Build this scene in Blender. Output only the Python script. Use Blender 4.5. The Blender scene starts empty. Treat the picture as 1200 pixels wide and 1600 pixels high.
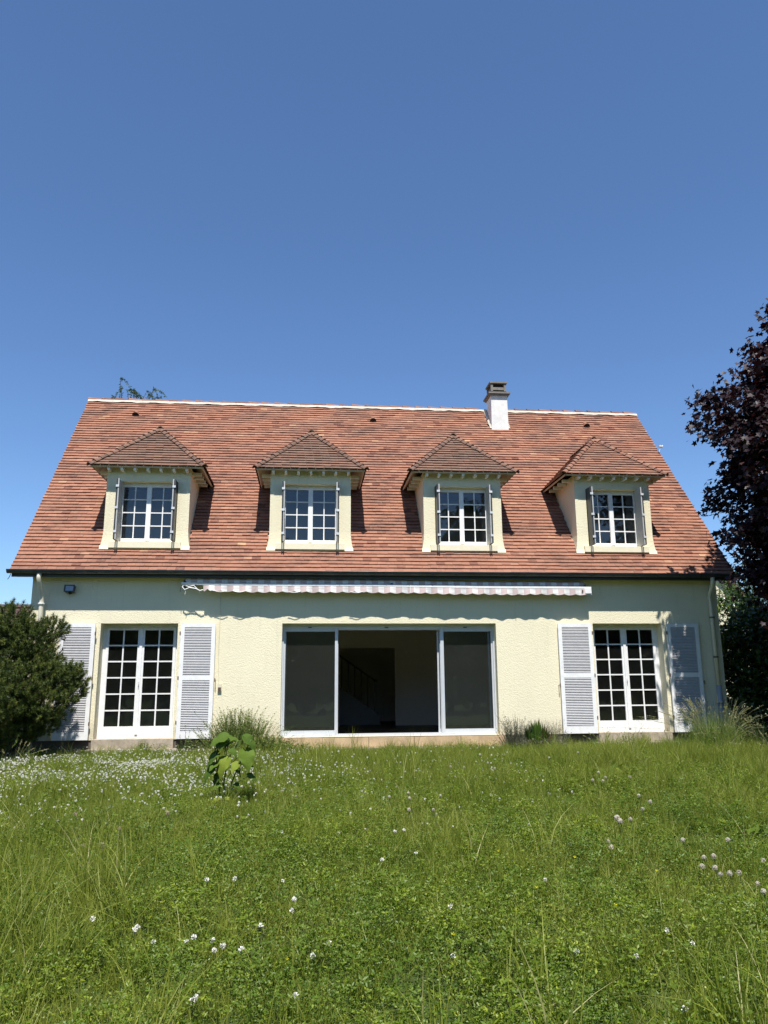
import bpy, math, random
import numpy as np
from mathutils import Vector, Matrix, Euler

R = math.radians
random.seed(7)
rng = np.random.default_rng(7)
scene = bpy.context.scene
COL = scene.collection

# ------------------------------------------------------------------ camera, sky, sun, exposure
PITCH, YAW, ROLL = R(12.35), R(-5.55), R(-0.4)
CAM = Vector((0.0, -15.42, 1.0714))
fwd = Vector((-math.sin(YAW) * math.cos(PITCH), math.cos(YAW) * math.cos(PITCH), math.sin(PITCH)))
rt = Vector((math.cos(YAW), math.sin(YAW), 0))
up = rt.cross(fwd)
cr = rt * math.cos(ROLL) + up * math.sin(ROLL)
cu = -rt * math.sin(ROLL) + up * math.cos(ROLL)
cam_data = bpy.data.cameras.new("camera")
cam = bpy.data.objects.new("camera", cam_data)
COL.objects.link(cam)
m3 = Matrix((cr, cu, -fwd)).transposed()
cam.matrix_world = Matrix.Translation(CAM) @ m3.to_4x4()
cam_data.sensor_fit = 'VERTICAL'
cam_data.sensor_height = 36.0
cam_data.lens = 36.0 * 1210 / 1600
cam_data.clip_start = 0.05
cam_data.clip_end = 2000
scene.camera = cam

SUN_EL, SUN_AZ = R(63), R(181.0)      # azimuth clockwise from +Y: the sun stands behind the camera
world = bpy.data.worlds.new("World")
scene.world = world
world.use_nodes = True
wn = world.node_tree
for n in list(wn.nodes):
    wn.nodes.remove(n)
sky = wn.nodes.new("ShaderNodeTexSky")
sky.sky_type = 'NISHITA'
sky.sun_disc = False
sky.sun_elevation = SUN_EL
sky.sun_rotation = SUN_AZ
sky.altitude = 60
sky.air_density = 1.0
sky.dust_density = 0.0
sky.ozone_density = 6.0
bg = wn.nodes.new("ShaderNodeBackground")
bg.inputs[1].default_value = 0.089
wo = wn.nodes.new("ShaderNodeOutputWorld")
tintn = wn.nodes.new("ShaderNodeMix"); tintn.data_type = 'RGBA'; tintn.blend_type = 'MULTIPLY'
tintn.inputs[0].default_value = 1.0
tintn.inputs[7].default_value = (0.91, 1.0, 1.09, 1)
wn.links.new(sky.outputs[0], tintn.inputs[6])
wn.links.new(tintn.outputs[2], bg.inputs[0])
wn.links.new(bg.outputs[0], wo.inputs[0])

sl = bpy.data.lights.new("sun", 'SUN')
sl.energy = 4.8
sl.angle = R(0.55)
sl.color = (1.0, 0.97, 0.925)
sun = bpy.data.objects.new("sun", sl)
COL.objects.link(sun)
sd = Vector((math.sin(SUN_AZ) * math.cos(SUN_EL), math.cos(SUN_AZ) * math.cos(SUN_EL), math.sin(SUN_EL)))
sun.rotation_euler = sd.to_track_quat('Z', 'Y').to_euler()
sun.location = (0, -30, 40)

scene.view_settings.view_transform = 'Standard'
scene.view_settings.look = 'None'
scene.view_settings.exposure = 0.70
scene.view_settings.gamma = 1
scene.view_settings.use_curve_mapping = False
scene.cycles.max_bounces = 8
scene.cycles.transparent_max_bounces = 12

# ------------------------------------------------------------------ materials
def new_mat(name):
    m = bpy.data.materials.new(name)
    m.use_nodes = True
    nt = m.node_tree
    for n in list(nt.nodes):
        nt.nodes.remove(n)
    out = nt.nodes.new("ShaderNodeOutputMaterial")
    return m, nt, out

def noise(nt, scale, detail=4, rough=0.55, coord=None, dist=0.0):
    n = nt.nodes.new("ShaderNodeTexNoise")
    n.inputs['Scale'].default_value = scale
    n.inputs['Detail'].default_value = detail
    n.inputs['Roughness'].default_value = rough
    n.inputs['Distortion'].default_value = dist
    if coord is not None:
        nt.links.new(coord, n.inputs['Vector'])
    return n.outputs['Fac']

def ramp(nt, fac, stops):
    r = nt.nodes.new("ShaderNodeValToRGB")
    e = r.color_ramp.elements
    while len(e) > len(stops):
        e.remove(e[-1])
    while len(e) < len(stops):
        e.new(0.5)
    for i, (p, c) in enumerate(stops):
        e[i].position = p
        e[i].color = (c[0], c[1], c[2], 1) if hasattr(c, '__len__') else (c, c, c, 1)
    nt.links.new(fac, r.inputs[0])
    return r.outputs[0]

def mixc(nt, fac, a, b, mode='MIX'):
    n = nt.nodes.new("ShaderNodeMix")
    n.data_type = 'RGBA'
    n.blend_type = mode
    for s, v in ((n.inputs[0], fac), (n.inputs[6], a), (n.inputs[7], b)):
        if isinstance(v, (int, float)):
            s.default_value = v
        elif isinstance(v, tuple):
            s.default_value = (v[0], v[1], v[2], 1)
        else:
            nt.links.new(v, s)
    return n.outputs[2]

def mathn(nt, op, a, b=0.0):
    n = nt.nodes.new("ShaderNodeMath")
    n.operation = op
    for i, v in enumerate((a, b)):
        if isinstance(v, (int, float)):
            n.inputs[i].default_value = v
        else:
            nt.links.new(v, n.inputs[i])
    return n.outputs[0]

def wpos(nt):
    return nt.nodes.new("ShaderNodeNewGeometry").outputs['Position']

def attr(nt, name):
    a = nt.nodes.new("ShaderNodeAttribute")
    a.attribute_name = name
    return a.outputs['Fac']

def bump(nt, h, strength, dist):
    b = nt.nodes.new("ShaderNodeBump")
    b.inputs['Strength'].default_value = strength
    b.inputs['Distance'].default_value = dist
    nt.links.new(h, b.inputs['Height'])
    return b.outputs[0]

def principled(nt, out, color, rough=0.6, metal=0.0, spec=0.5, normal=None):
    p = nt.nodes.new("ShaderNodeBsdfPrincipled")
    if isinstance(color, tuple):
        p.inputs['Base Color'].default_value = (*color, 1)
    else:
        nt.links.new(color, p.inputs['Base Color'])
    if isinstance(rough, (int, float)):
        p.inputs['Roughness'].default_value = rough
    else:
        nt.links.new(rough, p.inputs['Roughness'])
    p.inputs['Metallic'].default_value = metal
    p.inputs['Specular IOR Level'].default_value = spec
    if normal is not None:
        nt.links.new(normal, p.inputs['Normal'])
    nt.links.new(p.outputs[0], out.inputs[0])
    return p

def worn(name, col, rough=0.6, metal=0.0, var=0.12, scale=6.0, bstr=0.15, bdist=0.002, bscale=60, dirt=None, spec=0.5):
    """painted / mineral surface with blotchy tone and fine relief"""
    m, nt, out = new_mat(name)
    p = wpos(nt)
    n1 = noise(nt, scale, 5, 0.6, p)
    lo = tuple(c * (1 - var) for c in col)
    hi = tuple(min(1, c * (1 + var * 0.6)) for c in col)
    c = ramp(nt, n1, [(0.3, lo), (0.7, hi)])
    if dirt:
        n2 = noise(nt, scale * 2.7, 6, 0.7, p, 0.4)
        c = mixc(nt, ramp(nt, n2, [(0.56, 0.0), (0.72, 0.8)]), c, dirt)
    nb = noise(nt, bscale, 4, 0.6, p)
    principled(nt, out, c, rough, metal, spec, bump(nt, nb, bstr, bdist))
    return m

MAT = {}
# stucco: coarse rendered crepi
def stucco(name, col, stain=(0.50, 0.45, 0.33)):
    m, nt, out = new_mat(name)
    p = wpos(nt)
    big = noise(nt, 0.9, 5, 0.6, p)
    c = ramp(nt, big, [(0.3, tuple(x * 0.93 for x in col)), (0.7, col)])
    mp = nt.nodes.new("ShaderNodeMapping")
    mp.inputs['Scale'].default_value = (9, 9, 0.8)
    nt.links.new(p, mp.inputs['Vector'])
    st = noise(nt, 1.0, 6, 0.65, mp.outputs[0])
    c = mixc(nt, ramp(nt, st, [(0.55, 0.0), (0.85, 0.40)]), c, stain)
    sz = nt.nodes.new("ShaderNodeSeparateXYZ")
    nt.links.new(p, sz.inputs[0])
    foot = mathn(nt, 'SUBTRACT', mathn(nt, 'ADD', 0.10, mathn(nt, 'MULTIPLY', big, 0.55)), sz.outputs[2])
    c = mixc(nt, ramp(nt, foot, [(0.0, 0.0), (0.22, 0.5)]), c, (0.46, 0.40, 0.28))
    mp2 = nt.nodes.new("ShaderNodeMapping")
    mp2.inputs['Scale'].default_value = (1, 1, 1.6)
    nt.links.new(p, mp2.inputs['Vector'])
    g1 = noise(nt, 42, 5, 0.65, mp2.outputs[0], 0.2)
    g2 = noise(nt, 85, 3, 0.6, p)
    v = nt.nodes.new("ShaderNodeTexVoronoi")
    v.inputs['Scale'].default_value = 48
    v.feature = 'SMOOTH_F1'
    nt.links.new(p, v.inputs['Vector'])
    h = mathn(nt, 'ADD', mathn(nt, 'MULTIPLY', g1, 1.0), mathn(nt, 'MULTIPLY', g2, 0.35))
    h = mathn(nt, 'SUBTRACT', h, mathn(nt, 'MULTIPLY', v.outputs['Distance'], 0.5))
    principled(nt, out, c, 0.92, 0, 0.15, bump(nt, h, 0.7, 0.011))
    return m
MAT['stucco'] = stucco("cream_stucco", (0.79, 0.72, 0.515))
MAT['smooth_render'] = worn("cream_render", (0.75, 0.69, 0.51), 0.85, var=0.06, bscale=90, bstr=0.3, spec=0.2)
MAT['white'] = worn("white_paint", (0.78, 0.77, 0.75), 0.55, var=0.09, scale=9, bstr=0.1, dirt=(0.62, 0.59, 0.53), spec=0.3)
MAT['slat'] = worn("shade_greyed_white_paint", (0.57, 0.56, 0.56), 0.6, var=0.08, scale=14, bstr=0.15, dirt=(0.5, 0.48, 0.45), spec=0.3)  # white shutter paint with the slats' self-shading put into a greyer colour
MAT['alu'] = worn("pale_aluminium", (0.62, 0.64, 0.66), 0.42, metal=0.25, var=0.06, scale=5, bstr=0.05, spec=0.5)
MAT['fold'] = worn("grey_folding_shutter", (0.42, 0.42, 0.40), 0.5, var=0.12, scale=7, spec=0.4)
MAT['darkmetal'] = worn("dark_metal", (0.05, 0.052, 0.055), 0.45, var=0.2, scale=12)
MAT['gutter'] = worn("weathered_zinc", (0.105, 0.110, 0.118), 0.38, metal=0.5, var=0.3, scale=5, bstr=0.2, dirt=(0.12, 0.115, 0.1))
MAT['pipe'] = worn("cream_pipe_paint", (0.66, 0.61, 0.46), 0.5, var=0.08, scale=9, dirt=(0.42, 0.38, 0.28))
MAT['pvc'] = worn("grey_pvc", (0.30, 0.31, 0.32), 0.45, var=0.08)
MAT['concrete'] = worn("weathered_concrete", (0.40, 0.335, 0.255), 0.9, var=0.3, scale=7, bstr=0.5, bdist=0.006, bscale=40, dirt=(0.13, 0.12, 0.09), spec=0.2)
MAT['plinth'] = worn("brown_plinth", (0.12, 0.10, 0.08), 0.9, var=0.3, scale=5, bstr=0.5, bdist=0.006, bscale=40, dirt=(0.06, 0.06, 0.045), spec=0.2)
MAT['stone'] = worn("tan_step_stone", (0.50, 0.36, 0.215), 0.85, var=0.25, scale=5, bstr=0.4, bdist=0.004, bscale=45, dirt=(0.34, 0.27, 0.18), spec=0.2)
MAT['plaster'] = worn("white_chimney_plaster", (0.74, 0.72, 0.67), 0.9, var=0.14, scale=5, bstr=0.4, bdist=0.006, bscale=30, dirt=(0.55, 0.52, 0.46), spec=0.15)
MAT['mortar'] = worn("pale_mortar", (0.57, 0.51, 0.42), 0.95, var=0.25, scale=8, bstr=0.5, bdist=0.006, bscale=35, dirt=(0.42, 0.36, 0.28), spec=0.1)
MAT['cowl'] = worn("grey_cowl_concrete", (0.21, 0.19, 0.165), 0.9, var=0.25, scale=12, bstr=0.4, bdist=0.004, dirt=(0.09, 0.08, 0.07), spec=0.2)
MAT['soffit'] = worn("painted_soffit", (0.50, 0.44, 0.36), 0.75, var=0.15, scale=8, spec=0.2)
MAT['black'] = worn("black_void", (0.012, 0.012, 0.012), 0.8)
MAT['inner'] = worn("interior_plaster", (0.70, 0.63, 0.53), 0.9, var=0.04, spec=0.2)
MAT['inner_floor'] = worn("interior_floor_tile", (0.09, 0.07, 0.055), 0.5, var=0.2)
MAT['inner_brown'] = worn("interior_brown_wall", (0.22, 0.12, 0.085), 0.8, var=0.1)
MAT['stair'] = worn("grey_stair_paint", (0.22, 0.22, 0.21), 0.6)
MAT['attic'] = worn("attic_plaster", (0.35, 0.37, 0.42), 0.9, var=0.03)
MAT['bark'] = worn("bark", (0.10, 0.08, 0.065), 0.9, var=0.35, scale=14, bstr=0.8, bdist=0.01, bscale=30)
MAT['rust'] = worn("rusty_iron", (0.12, 0.07, 0.045), 0.7, var=0.3)
MAT['pale_metal'] = worn("bleached_metal", (0.7, 0.7, 0.68), 0.4, metal=0.3)
MAT['lamp_glass'] = worn("floodlight_glass", (0.28, 0.32, 0.36), 0.12, var=0.2, scale=20, spec=0.8)

# roof tile clay
def tile_mat(name, moss):
    m, nt, out = new_mat(name)
    p = wpos(nt)
    t = attr(nt, 'tint')
    base = ramp(nt, t, [(0.0, (0.105, 0.048, 0.036)), (0.14, (0.17, 0.068, 0.046)), (0.42, (0.280, 0.127, 0.080)),
                        (0.7, (0.330, 0.156, 0.098)), (0.9, (0.38, 0.195, 0.12)), (1.0, (0.42, 0.25, 0.14))])
    mp = nt.nodes.new("ShaderNodeMapping")
    mp.inputs['Scale'].default_value = (0.5, 1.1, 1.1)
    nt.links.new(p, mp.inputs['Vector'])
    streak = noise(nt, 2.2, 6, 0.68, mp.outputs[0], 0.5)
    dark = ramp(nt, streak, [(0.47, 0.0), (0.64, 0.70)])
    c = mixc(nt, dark, base, (0.115, 0.066, 0.052))
    patch = noise(nt, 0.75, 4, 0.6, p, 0.3)
    c = mixc(nt, ramp(nt, patch, [(0.35, 0.0), (0.75, 0.45)]), c, (0.25, 0.115, 0.072))
    lich = noise(nt, 19, 5, 0.75, p, 0.2)
    c = mixc(nt, ramp(nt, lich, [(0.54, 0.0), (0.68, 0.55)]), c, (0.30, 0.225, 0.175))
    if moss > 0:
        mo = noise(nt, 5.0, 6, 0.7, p, 0.4)
        c = mixc(nt, ramp(nt, mo, [(0.32, moss * 0.55), (0.66, moss)]), c, (0.105, 0.070, 0.052))
        mo2 = noise(nt, 26, 5, 0.7, p)
        c = mixc(nt, ramp(nt, mo2, [(0.52, 0.0), (0.62, 0.6)]), c, (0.205, 0.165, 0.13))
    g = noise(nt, 120, 4, 0.6, p)
    principled(nt, out, c, 0.88, 0, 0.2, bump(nt, g, 0.4, 0.003))
    return m
MAT['tile'] = tile_mat("clay_roof_tile", 0.0)
MAT['tile_moss'] = tile_mat("mossy_roof_tile", 0.8)
MAT['tile_dark'] = worn('dark_red_tile', (0.085, 0.042, 0.040), 0.8, var=0.25, scale=8)
MAT['tile_half'] = tile_mat("lightly_mossy_roof_tile", 0.18)

# glass: thin pane, fresnel mix of mirror and clear
def glass(name, tint, ior, rough=0.0, grey_mix=0.010):
    m, nt, out = new_mat(name)
    fr = nt.nodes.new("ShaderNodeFresnel")
    fr.inputs[0].default_value = ior
    p = wpos(nt)
    w = noise(nt, 2.2, 2, 0.5, p)
    b = bump(nt, w, 0.08, 0.02)
    gl = nt.nodes.new("ShaderNodeBsdfGlossy")
    gl.inputs['Roughness'].default_value = rough
    gl.inputs['Color'].default_value = (1, 1, 1, 1)
    nt.links.new(b, gl.inputs['Normal'])
    tr = nt.nodes.new("ShaderNodeBsdfTransparent")
    tr.inputs[0].default_value = (*tint, 1)
    mx = nt.nodes.new("ShaderNodeMixShader")
    nt.links.new(fr.outputs[0], mx.inputs[0])
    nt.links.new(tr.outputs[0], mx.inputs[1])
    nt.links.new(gl.outputs[0], mx.inputs[2])
    df = nt.nodes.new("ShaderNodeBsdfDiffuse")
    df.inputs[0].default_value = (0.62, 0.66, 0.60, 1)  # pale grey diffuse share, mixed unevenly over the pane
    sm = noise(nt, 3.0, 5, 0.7, p, 0.8)
    mx2 = nt.nodes.new("ShaderNodeMixShader")
    nt.links.new(ramp(nt, sm, [(0.3, grey_mix * 0.75), (0.75, grey_mix * 1.25)]), mx2.inputs[0])
    nt.links.new(mx.outputs[0], mx2.inputs[1])
    nt.links.new(df.outputs[0], mx2.inputs[2])
    nt.links.new(mx2.outputs[0], out.inputs[0])
    return m
MAT['glass_big'] = glass("greyed_sliding_glass", (0.78, 0.82, 0.80), 1.55, grey_mix=0.023)
MAT['glass'] = glass("window_glass", (0.80, 0.83, 0.82), 1.6)
MAT['glass_dormer'] = glass("dormer_window_glass", (0.78, 0.80, 0.84), 1.75)

# leaves
def leaf_mat(name, stops, trans=0.35, rough=0.5, tcol=None, spec=0.35, patch=None, rand=0.0):
    m, nt, out = new_mat(name)
    p = wpos(nt)
    t = attr(nt, 'tint')
    if rand:
        oi = nt.nodes.new("ShaderNodeObjectInfo")
        t = mathn(nt, 'ADD', mathn(nt, 'MULTIPLY', t, 1 - rand), mathn(nt, 'MULTIPLY', oi.outputs['Random'], rand))
    c = ramp(nt, t, stops)
    if patch:
        n = noise(nt, patch[0], 4, 0.6, p, 0.3)
        c = mixc(nt, ramp(nt, n, [(0.42, 0.0), (0.62, patch[2])]), c, patch[1])
    pr = nt.nodes.new("ShaderNodeBsdfPrincipled")
    nt.links.new(c, pr.inputs['Base Color'])
    pr.inputs['Roughness'].default_value = rough
    pr.inputs['Specular IOR Level'].default_value = spec
    tl = nt.nodes.new("ShaderNodeBsdfTranslucent")
    tc = mixc(nt, 1.0, c, tcol or (1.0, 1.15, 0.45), 'MULTIPLY')
    nt.links.new(tc, tl.inputs[0])
    mx = nt.nodes.new("ShaderNodeMixShader")
    mx.inputs[0].default_value = trans
    nt.links.new(pr.outputs[0], mx.inputs[1])
    nt.links.new(tl.outputs[0], mx.inputs[2])
    nt.links.new(mx.outputs[0], out.inputs[0])
    return m
MAT['grass'] = leaf_mat("meadow_grass", [(0, (0.080, 0.118, 0.014)), (0.5, (0.165, 0.208, 0.022)), (0.86, (0.265, 0.30, 0.042)), (1, (0.52, 0.46, 0.24))],
                        0.38, 0.5, patch=(0.55, (0.265, 0.285, 0.050), 0.6), rand=0.35)
MAT['weed'] = leaf_mat("clover_leaf", [(0, (0.042, 0.085, 0.008)), (0.5, (0.132, 0.192, 0.015)), (1, (0.33, 0.38, 0.032))],
                       0.34, 0.45, patch=(0.9, (0.060, 0.125, 0.014), 0.6), rand=0.35)
MAT['petal'] = leaf_mat("clover_petal", [(0, (0.66, 0.58, 0.55)), (0.4, (0.82, 0.80, 0.75)), (1, (0.88, 0.87, 0.82))], 0.25, 0.6, tcol=(1, 1, 0.9))
MAT['yellow'] = leaf_mat("yellow_petal", [(0, (0.82, 0.76, 0.03)), (1, (0.85, 0.80, 0.05))], 0.3, 0.5, tcol=(1, 1, 0.6))
MAT['clock'] = leaf_mat("dandelion_seed_down", [(0, (0.42, 0.37, 0.28)), (1, (0.66, 0.61, 0.50))], 0.4, 0.8, tcol=(1, 1, 1))
MAT['dry'] = leaf_mat("dry_seed_head", [(0, (0.26, 0.19, 0.11)), (1, (0.48, 0.40, 0.27))], 0.3, 0.8, tcol=(1, 0.95, 0.8))
MAT['stalk'] = leaf_mat("flower_stalk", [(0, (0.07, 0.12, 0.03)), (1, (0.16, 0.18, 0.07))], 0.2, 0.6)
MAT['bigleaf'] = leaf_mat("broad_sapling_leaf", [(0, (0.045, 0.090, 0.016)), (0.6, (0.105, 0.160, 0.020)), (1, (0.30, 0.34, 0.045))], 0.25, 0.65, spec=0.12)
MAT['maple'] = leaf_mat("purple_maple_leaf", [(0, (0.010, 0.006, 0.008)), (0.6, (0.026, 0.013, 0.015)), (1, (0.055, 0.024, 0.024))],
                        0.14, 0.5, tcol=(1.6, 0.45, 0.4), spec=0.28)
MAT['pine'] = leaf_mat("pine_needle", [(0, (0.034, 0.052, 0.012)), (0.5, (0.070, 0.100, 0.020)), (1, (0.19, 0.205, 0.040))], 0.15, 0.5)
MAT['laurel'] = leaf_mat("laurel_leaf", [(0, (0.025, 0.055, 0.012)), (0.6, (0.06, 0.11, 0.022)), (1, (0.17, 0.21, 0.035))], 0.2, 0.28, spec=0.6)
MAT['treegreen'] = leaf_mat("tree_leaf", [(0, (0.025, 0.05, 0.014)), (1, (0.07, 0.115, 0.028))], 0.3, 0.5)
MAT['herb'] = leaf_mat("wispy_herb", [(0, (0.07, 0.11, 0.022)), (0.6, (0.17, 0.23, 0.045)), (1, (0.34, 0.28, 0.13))], 0.35, 0.6)
MAT['lavender'] = leaf_mat("grey_green_herb", [(0, (0.05, 0.07, 0.04)), (0.6, (0.13, 0.14, 0.09)), (1, (0.26, 0.20, 0.16))], 0.3, 0.6)
MAT['spurge'] = leaf_mat("dark_spiky_leaf", [(0, (0.022, 0.055, 0.010)), (0.7, (0.075, 0.125, 0.018)), (1, (0.15, 0.05, 0.03))], 0.25, 0.4)
MAT['tussock'] = leaf_mat("tussock_grass", [(0, (0.08, 0.14, 0.025)), (0.7, (0.19, 0.27, 0.045)), (1, (0.42, 0.38, 0.22))], 0.35, 0.5)

def ground_mat():
    m, nt, out = new_mat("meadow_soil")
    p = wpos(nt)
    n1 = noise(nt, 1.3, 6, 0.65, p)
    n2 = noise(nt, 22, 6, 0.7, p)
    c = ramp(nt, n2, [(0.3, (0.025, 0.042, 0.009)), (0.7, (0.075, 0.105, 0.022))])
    c = mixc(nt, ramp(nt, n1, [(0.5, 0.0), (0.7, 0.5)]), c, (0.075, 0.07, 0.035))
    sx = nt.nodes.new("ShaderNodeSeparateXYZ")
    nt.links.new(p, sx.inputs[0])
    # bare earth along the foot of the house
    near = mathn(nt, 'ADD', sx.outputs[1], mathn(nt, 'MULTIPLY', n1, 0.5))
    earth = mathn(nt, 'MULTIPLY', ramp(nt, mathn(nt, 'ADD', near, 0.95), [(0.55, 0.0), (0.8, 1.0)]), mathn(nt, 'LESS_THAN', near, 0.9))
    c = mixc(nt, earth, c, ramp(nt, n2, [(0.3, (0.10, 0.075, 0.05)), (0.7, (0.20, 0.16, 0.11))]))
    principled(nt, out, c, 0.95, 0, 0.1, bump(nt, n2, 0.8, 0.03))
    return m
MAT['ground'] = ground_mat()

def awning_mat(name, vertical=False):
    m, nt, out = new_mat(name)
    p = wpos(nt)
    sx = nt.nodes.new("ShaderNodeSeparateXYZ")
    nt.links.new(p, sx.inputs[0])
    fx = mathn(nt, 'FRACT', mathn(nt, 'MULTIPLY', mathn(nt, 'ADD', sx.outputs[0], 20.03), 1 / 0.235))
    s = mathn(nt, 'GREATER_THAN', fx, 0.47)
    fz = mathn(nt, 'FRACT', mathn(nt, 'MULTIPLY', mathn(nt, 'ADD', sx.outputs[2], 0.015), 1 / 0.085))
    s2 = mathn(nt, 'MULTIPLY', mathn(nt, 'GREATER_THAN', fz, 0.62), 0.45)
    c = mixc(nt, s, (0.78, 0.76, 0.73), (0.57, 0.455, 0.43))
    c = mixc(nt, s2, c, (0.60, 0.48, 0.46))
    d = noise(nt, 7, 6, 0.7, p)
    c = mixc(nt, ramp(nt, d, [(0.55, 0.0), (0.75, 0.6)]), c, (0.42, 0.36, 0.33))
    pr = principled(nt, out, c, 0.9, 0, 0.1)
    return m
MAT['awning'] = awning_mat("striped_awning_cloth")

# ------------------------------------------------------------------ mesh helpers
class MB:
    """collects shapes, then links them as one mesh object"""
    def __init__(self):
        self.v, self.f, self.t = [], [], []
    def quad(self, a, b, c, d, tint=0.5):
        i = len(self.v)
        self.v += [tuple(a), tuple(b), tuple(c), tuple(d)]
        self.f.append((i, i + 1, i + 2, i + 3)); self.t.append(tint)
    def poly(self, pts, tint=0.5):
        i = len(self.v)
        self.v += [tuple(p) for p in pts]
        self.f.append(tuple(range(i, i + len(pts)))); self.t.append(tint)
    def box(self, x0, x1, y0, y1, z0, z1, mat=None, tint=0.5):
        c = [(x0, y0, z0), (x1, y0, z0), (x1, y1, z0), (x0, y1, z0), (x0, y0, z1), (x1, y0, z1), (x1, y1, z1), (x0, y1, z1)]
        if mat is not None:
            c = [tuple(mat @ Vector(p)) for p in c]
        i = len(self.v)
        self.v += c
        for q in ((0, 3, 2, 1), (4, 5, 6, 7), (0, 1, 5, 4), (1, 2, 6, 5), (2, 3, 7, 6), (3, 0, 4, 7)):
            self.f.append(tuple(i + k for k in q)); self.t.append(tint)
        return self
    def prism(self, pts, axis, a, b, tint=0.5):
        """extrude a closed 2D outline along axis ('x','y','z') from a to b"""
        def P(p, s):
            return {'x': (s, p[0], p[1]), 'y': (p[0], s, p[1]), 'z': (p[0], p[1], s)}[axis]
        n = len(pts); i = len(self.v)
        self.v += [P(p, a) for p in pts] + [P(p, b) for p in pts]
        self.f.append(tuple(i + k for k in range(n))[::-1]); self.t.append(tint)
        self.f.append(tuple(i + n + k for k in range(n))); self.t.append(tint)
        for k in range(n):
            k2 = (k + 1) % n
            self.f.append((i + k, i + k2, i + n + k2, i + n + k)); self.t.append(tint)
        return self
    def tube(self, pts, r, n=10, cap=True, tint=0.5):
        pts = [Vector(p) for p in pts]
        rs = r if hasattr(r, '__len__') else [r] * len(pts)
        base = len(self.v)
        prev = None
        for k, p in enumerate(pts):
            d = (pts[min(k + 1, len(pts) - 1)] - pts[max(k - 1, 0)]).normalized()
            if prev is None:
                a = d.orthogonal().normalized()
            else:
                a = (prev - d * prev.dot(d)).normalized()
            prev = a
            b = d.cross(a)
            for j in range(n):
                th = 2 * math.pi * j / n
                self.v.append(tuple(p + (a * math.cos(th) + b * math.sin(th)) * rs[k]))
        for k in range(len(pts) - 1):
            for j in range(n):
                j2 = (j + 1) % n
                self.f.append((base + k * n + j, base + k * n + j2, base + (k + 1) * n + j2, base + (k + 1) * n + j)); self.t.append(tint)
        if cap:
            self.f.append(tuple(base + j for j in range(n))[::-1]); self.t.append(tint)
            e = base + (len(pts) - 1) * n
            self.f.append(tuple(e + j for j in range(n))); self.t.append(tint)
        return self
    def mesh(self, name, mat, smooth=False):
        me = bpy.data.meshes.new(name)
        me.from_pydata(self.v, [], self.f)
        if mat is not None:
            me.materials.append(mat if not isinstance(mat, str) else MAT[mat])
        a = me.attributes.new('tint', 'FLOAT', 'FACE')
        a.data.foreach_set('value', self.t)
        if smooth:
            me.polygons.foreach_set('use_smooth', [True] * len(me.polygons))
        me.update()
        return me
    def build(self, name, mat, parent=None, smooth=False):
        return link(name, self.mesh(name, mat, smooth), parent)

def link(name, me, parent=None):
    o = bpy.data.objects.new(name, me)
    COL.objects.link(o)
    if parent is not None:
        o.parent = parent
    return o

def place(o, mw):
    """give an object a world matrix whatever its parent"""
    if o.parent is not None:
        o.matrix_parent_inverse = Matrix.Identity(4)
        o.matrix_basis = wm(o.parent).inverted() @ mw
    else:
        o.matrix_basis = mw

def wm(o):
    m = o.matrix_basis.copy()
    while o.parent is not None:
        m = o.parent.matrix_basis @ o.matrix_parent_inverse @ m if False else o.parent.matrix_basis @ m
        o = o.parent
    return m

def thing(name, label, cat, loc=(0, 0, 0), group=None, rz=0.0):
    o = bpy.data.objects.new(name, None)
    o.empty_display_size = 0.2
    COL.objects.link(o)
    o.location = loc
    o.rotation_euler = (0, 0, rz)
    o['label'] = label; o['category'] = cat
    if group:
        o['group'] = group
    return o

def tag(o, label, cat, group=None, kind=None):
    o['label'] = label; o['category'] = cat
    if group:
        o['group'] = group
    if kind:
        o['kind'] = kind
    return o

def np_mesh(name, V, F, mat, tint=None, smooth=False):
    """V (n,3), F (m,k) uniform faces, tint per vertex"""
    me = bpy.data.meshes.new(name)
    V = np.asarray(V, dtype=np.float32); F = np.asarray(F, dtype=np.int32)
    m, k = F.shape
    me.vertices.add(len(V)); me.vertices.foreach_set('co', V.ravel())
    me.loops.add(m * k); me.loops.foreach_set('vertex_index', F.ravel())
    me.polygons.add(m)
    me.polygons.foreach_set('loop_start', np.arange(0, m * k, k, dtype=np.int32))
    try:
        me.polygons.foreach_set('loop_total', np.full(m, k, dtype=np.int32))
    except Exception:
        pass
    if tint is not None:
        a = me.attributes.new('tint', 'FLOAT', 'POINT')
        a.data.foreach_set('value', np.asarray(tint, dtype=np.float32))
    if mat is not None:
        me.materials.append(MAT[mat] if isinstance(mat, str) else mat)
    if smooth:
        me.polygons.foreach_set('use_smooth', np.ones(m, dtype=bool))
    me.update(calc_edges=True)
    me.validate()
    return me

def unit(a):
    return a / (np.linalg.norm(a, axis=-1, keepdims=True) + 1e-9)

def leaf_cloud(C, D, N, S, shape, faces, tint):
    """C centres, D leaf directions, N rough normals, S sizes; shape (k,3): across, along, normal"""
    D = unit(D); X = unit(np.cross(D, N)); Z = np.cross(X, D)
    V = (C[:, None, :] + (shape[None, :, 0:1] * X[:, None, :] + shape[None, :, 1:2] * D[:, None, :] + shape[None, :, 2:3] * Z[:, None, :]) * S[:, None, None])
    n, k = len(C), len(shape)
    F = (faces[None, :, :] + (np.arange(n) * k)[:, None, None]).reshape(-1, faces.shape[1])
    return V.reshape(-1, 3), F, np.repeat(tint, k)

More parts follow.
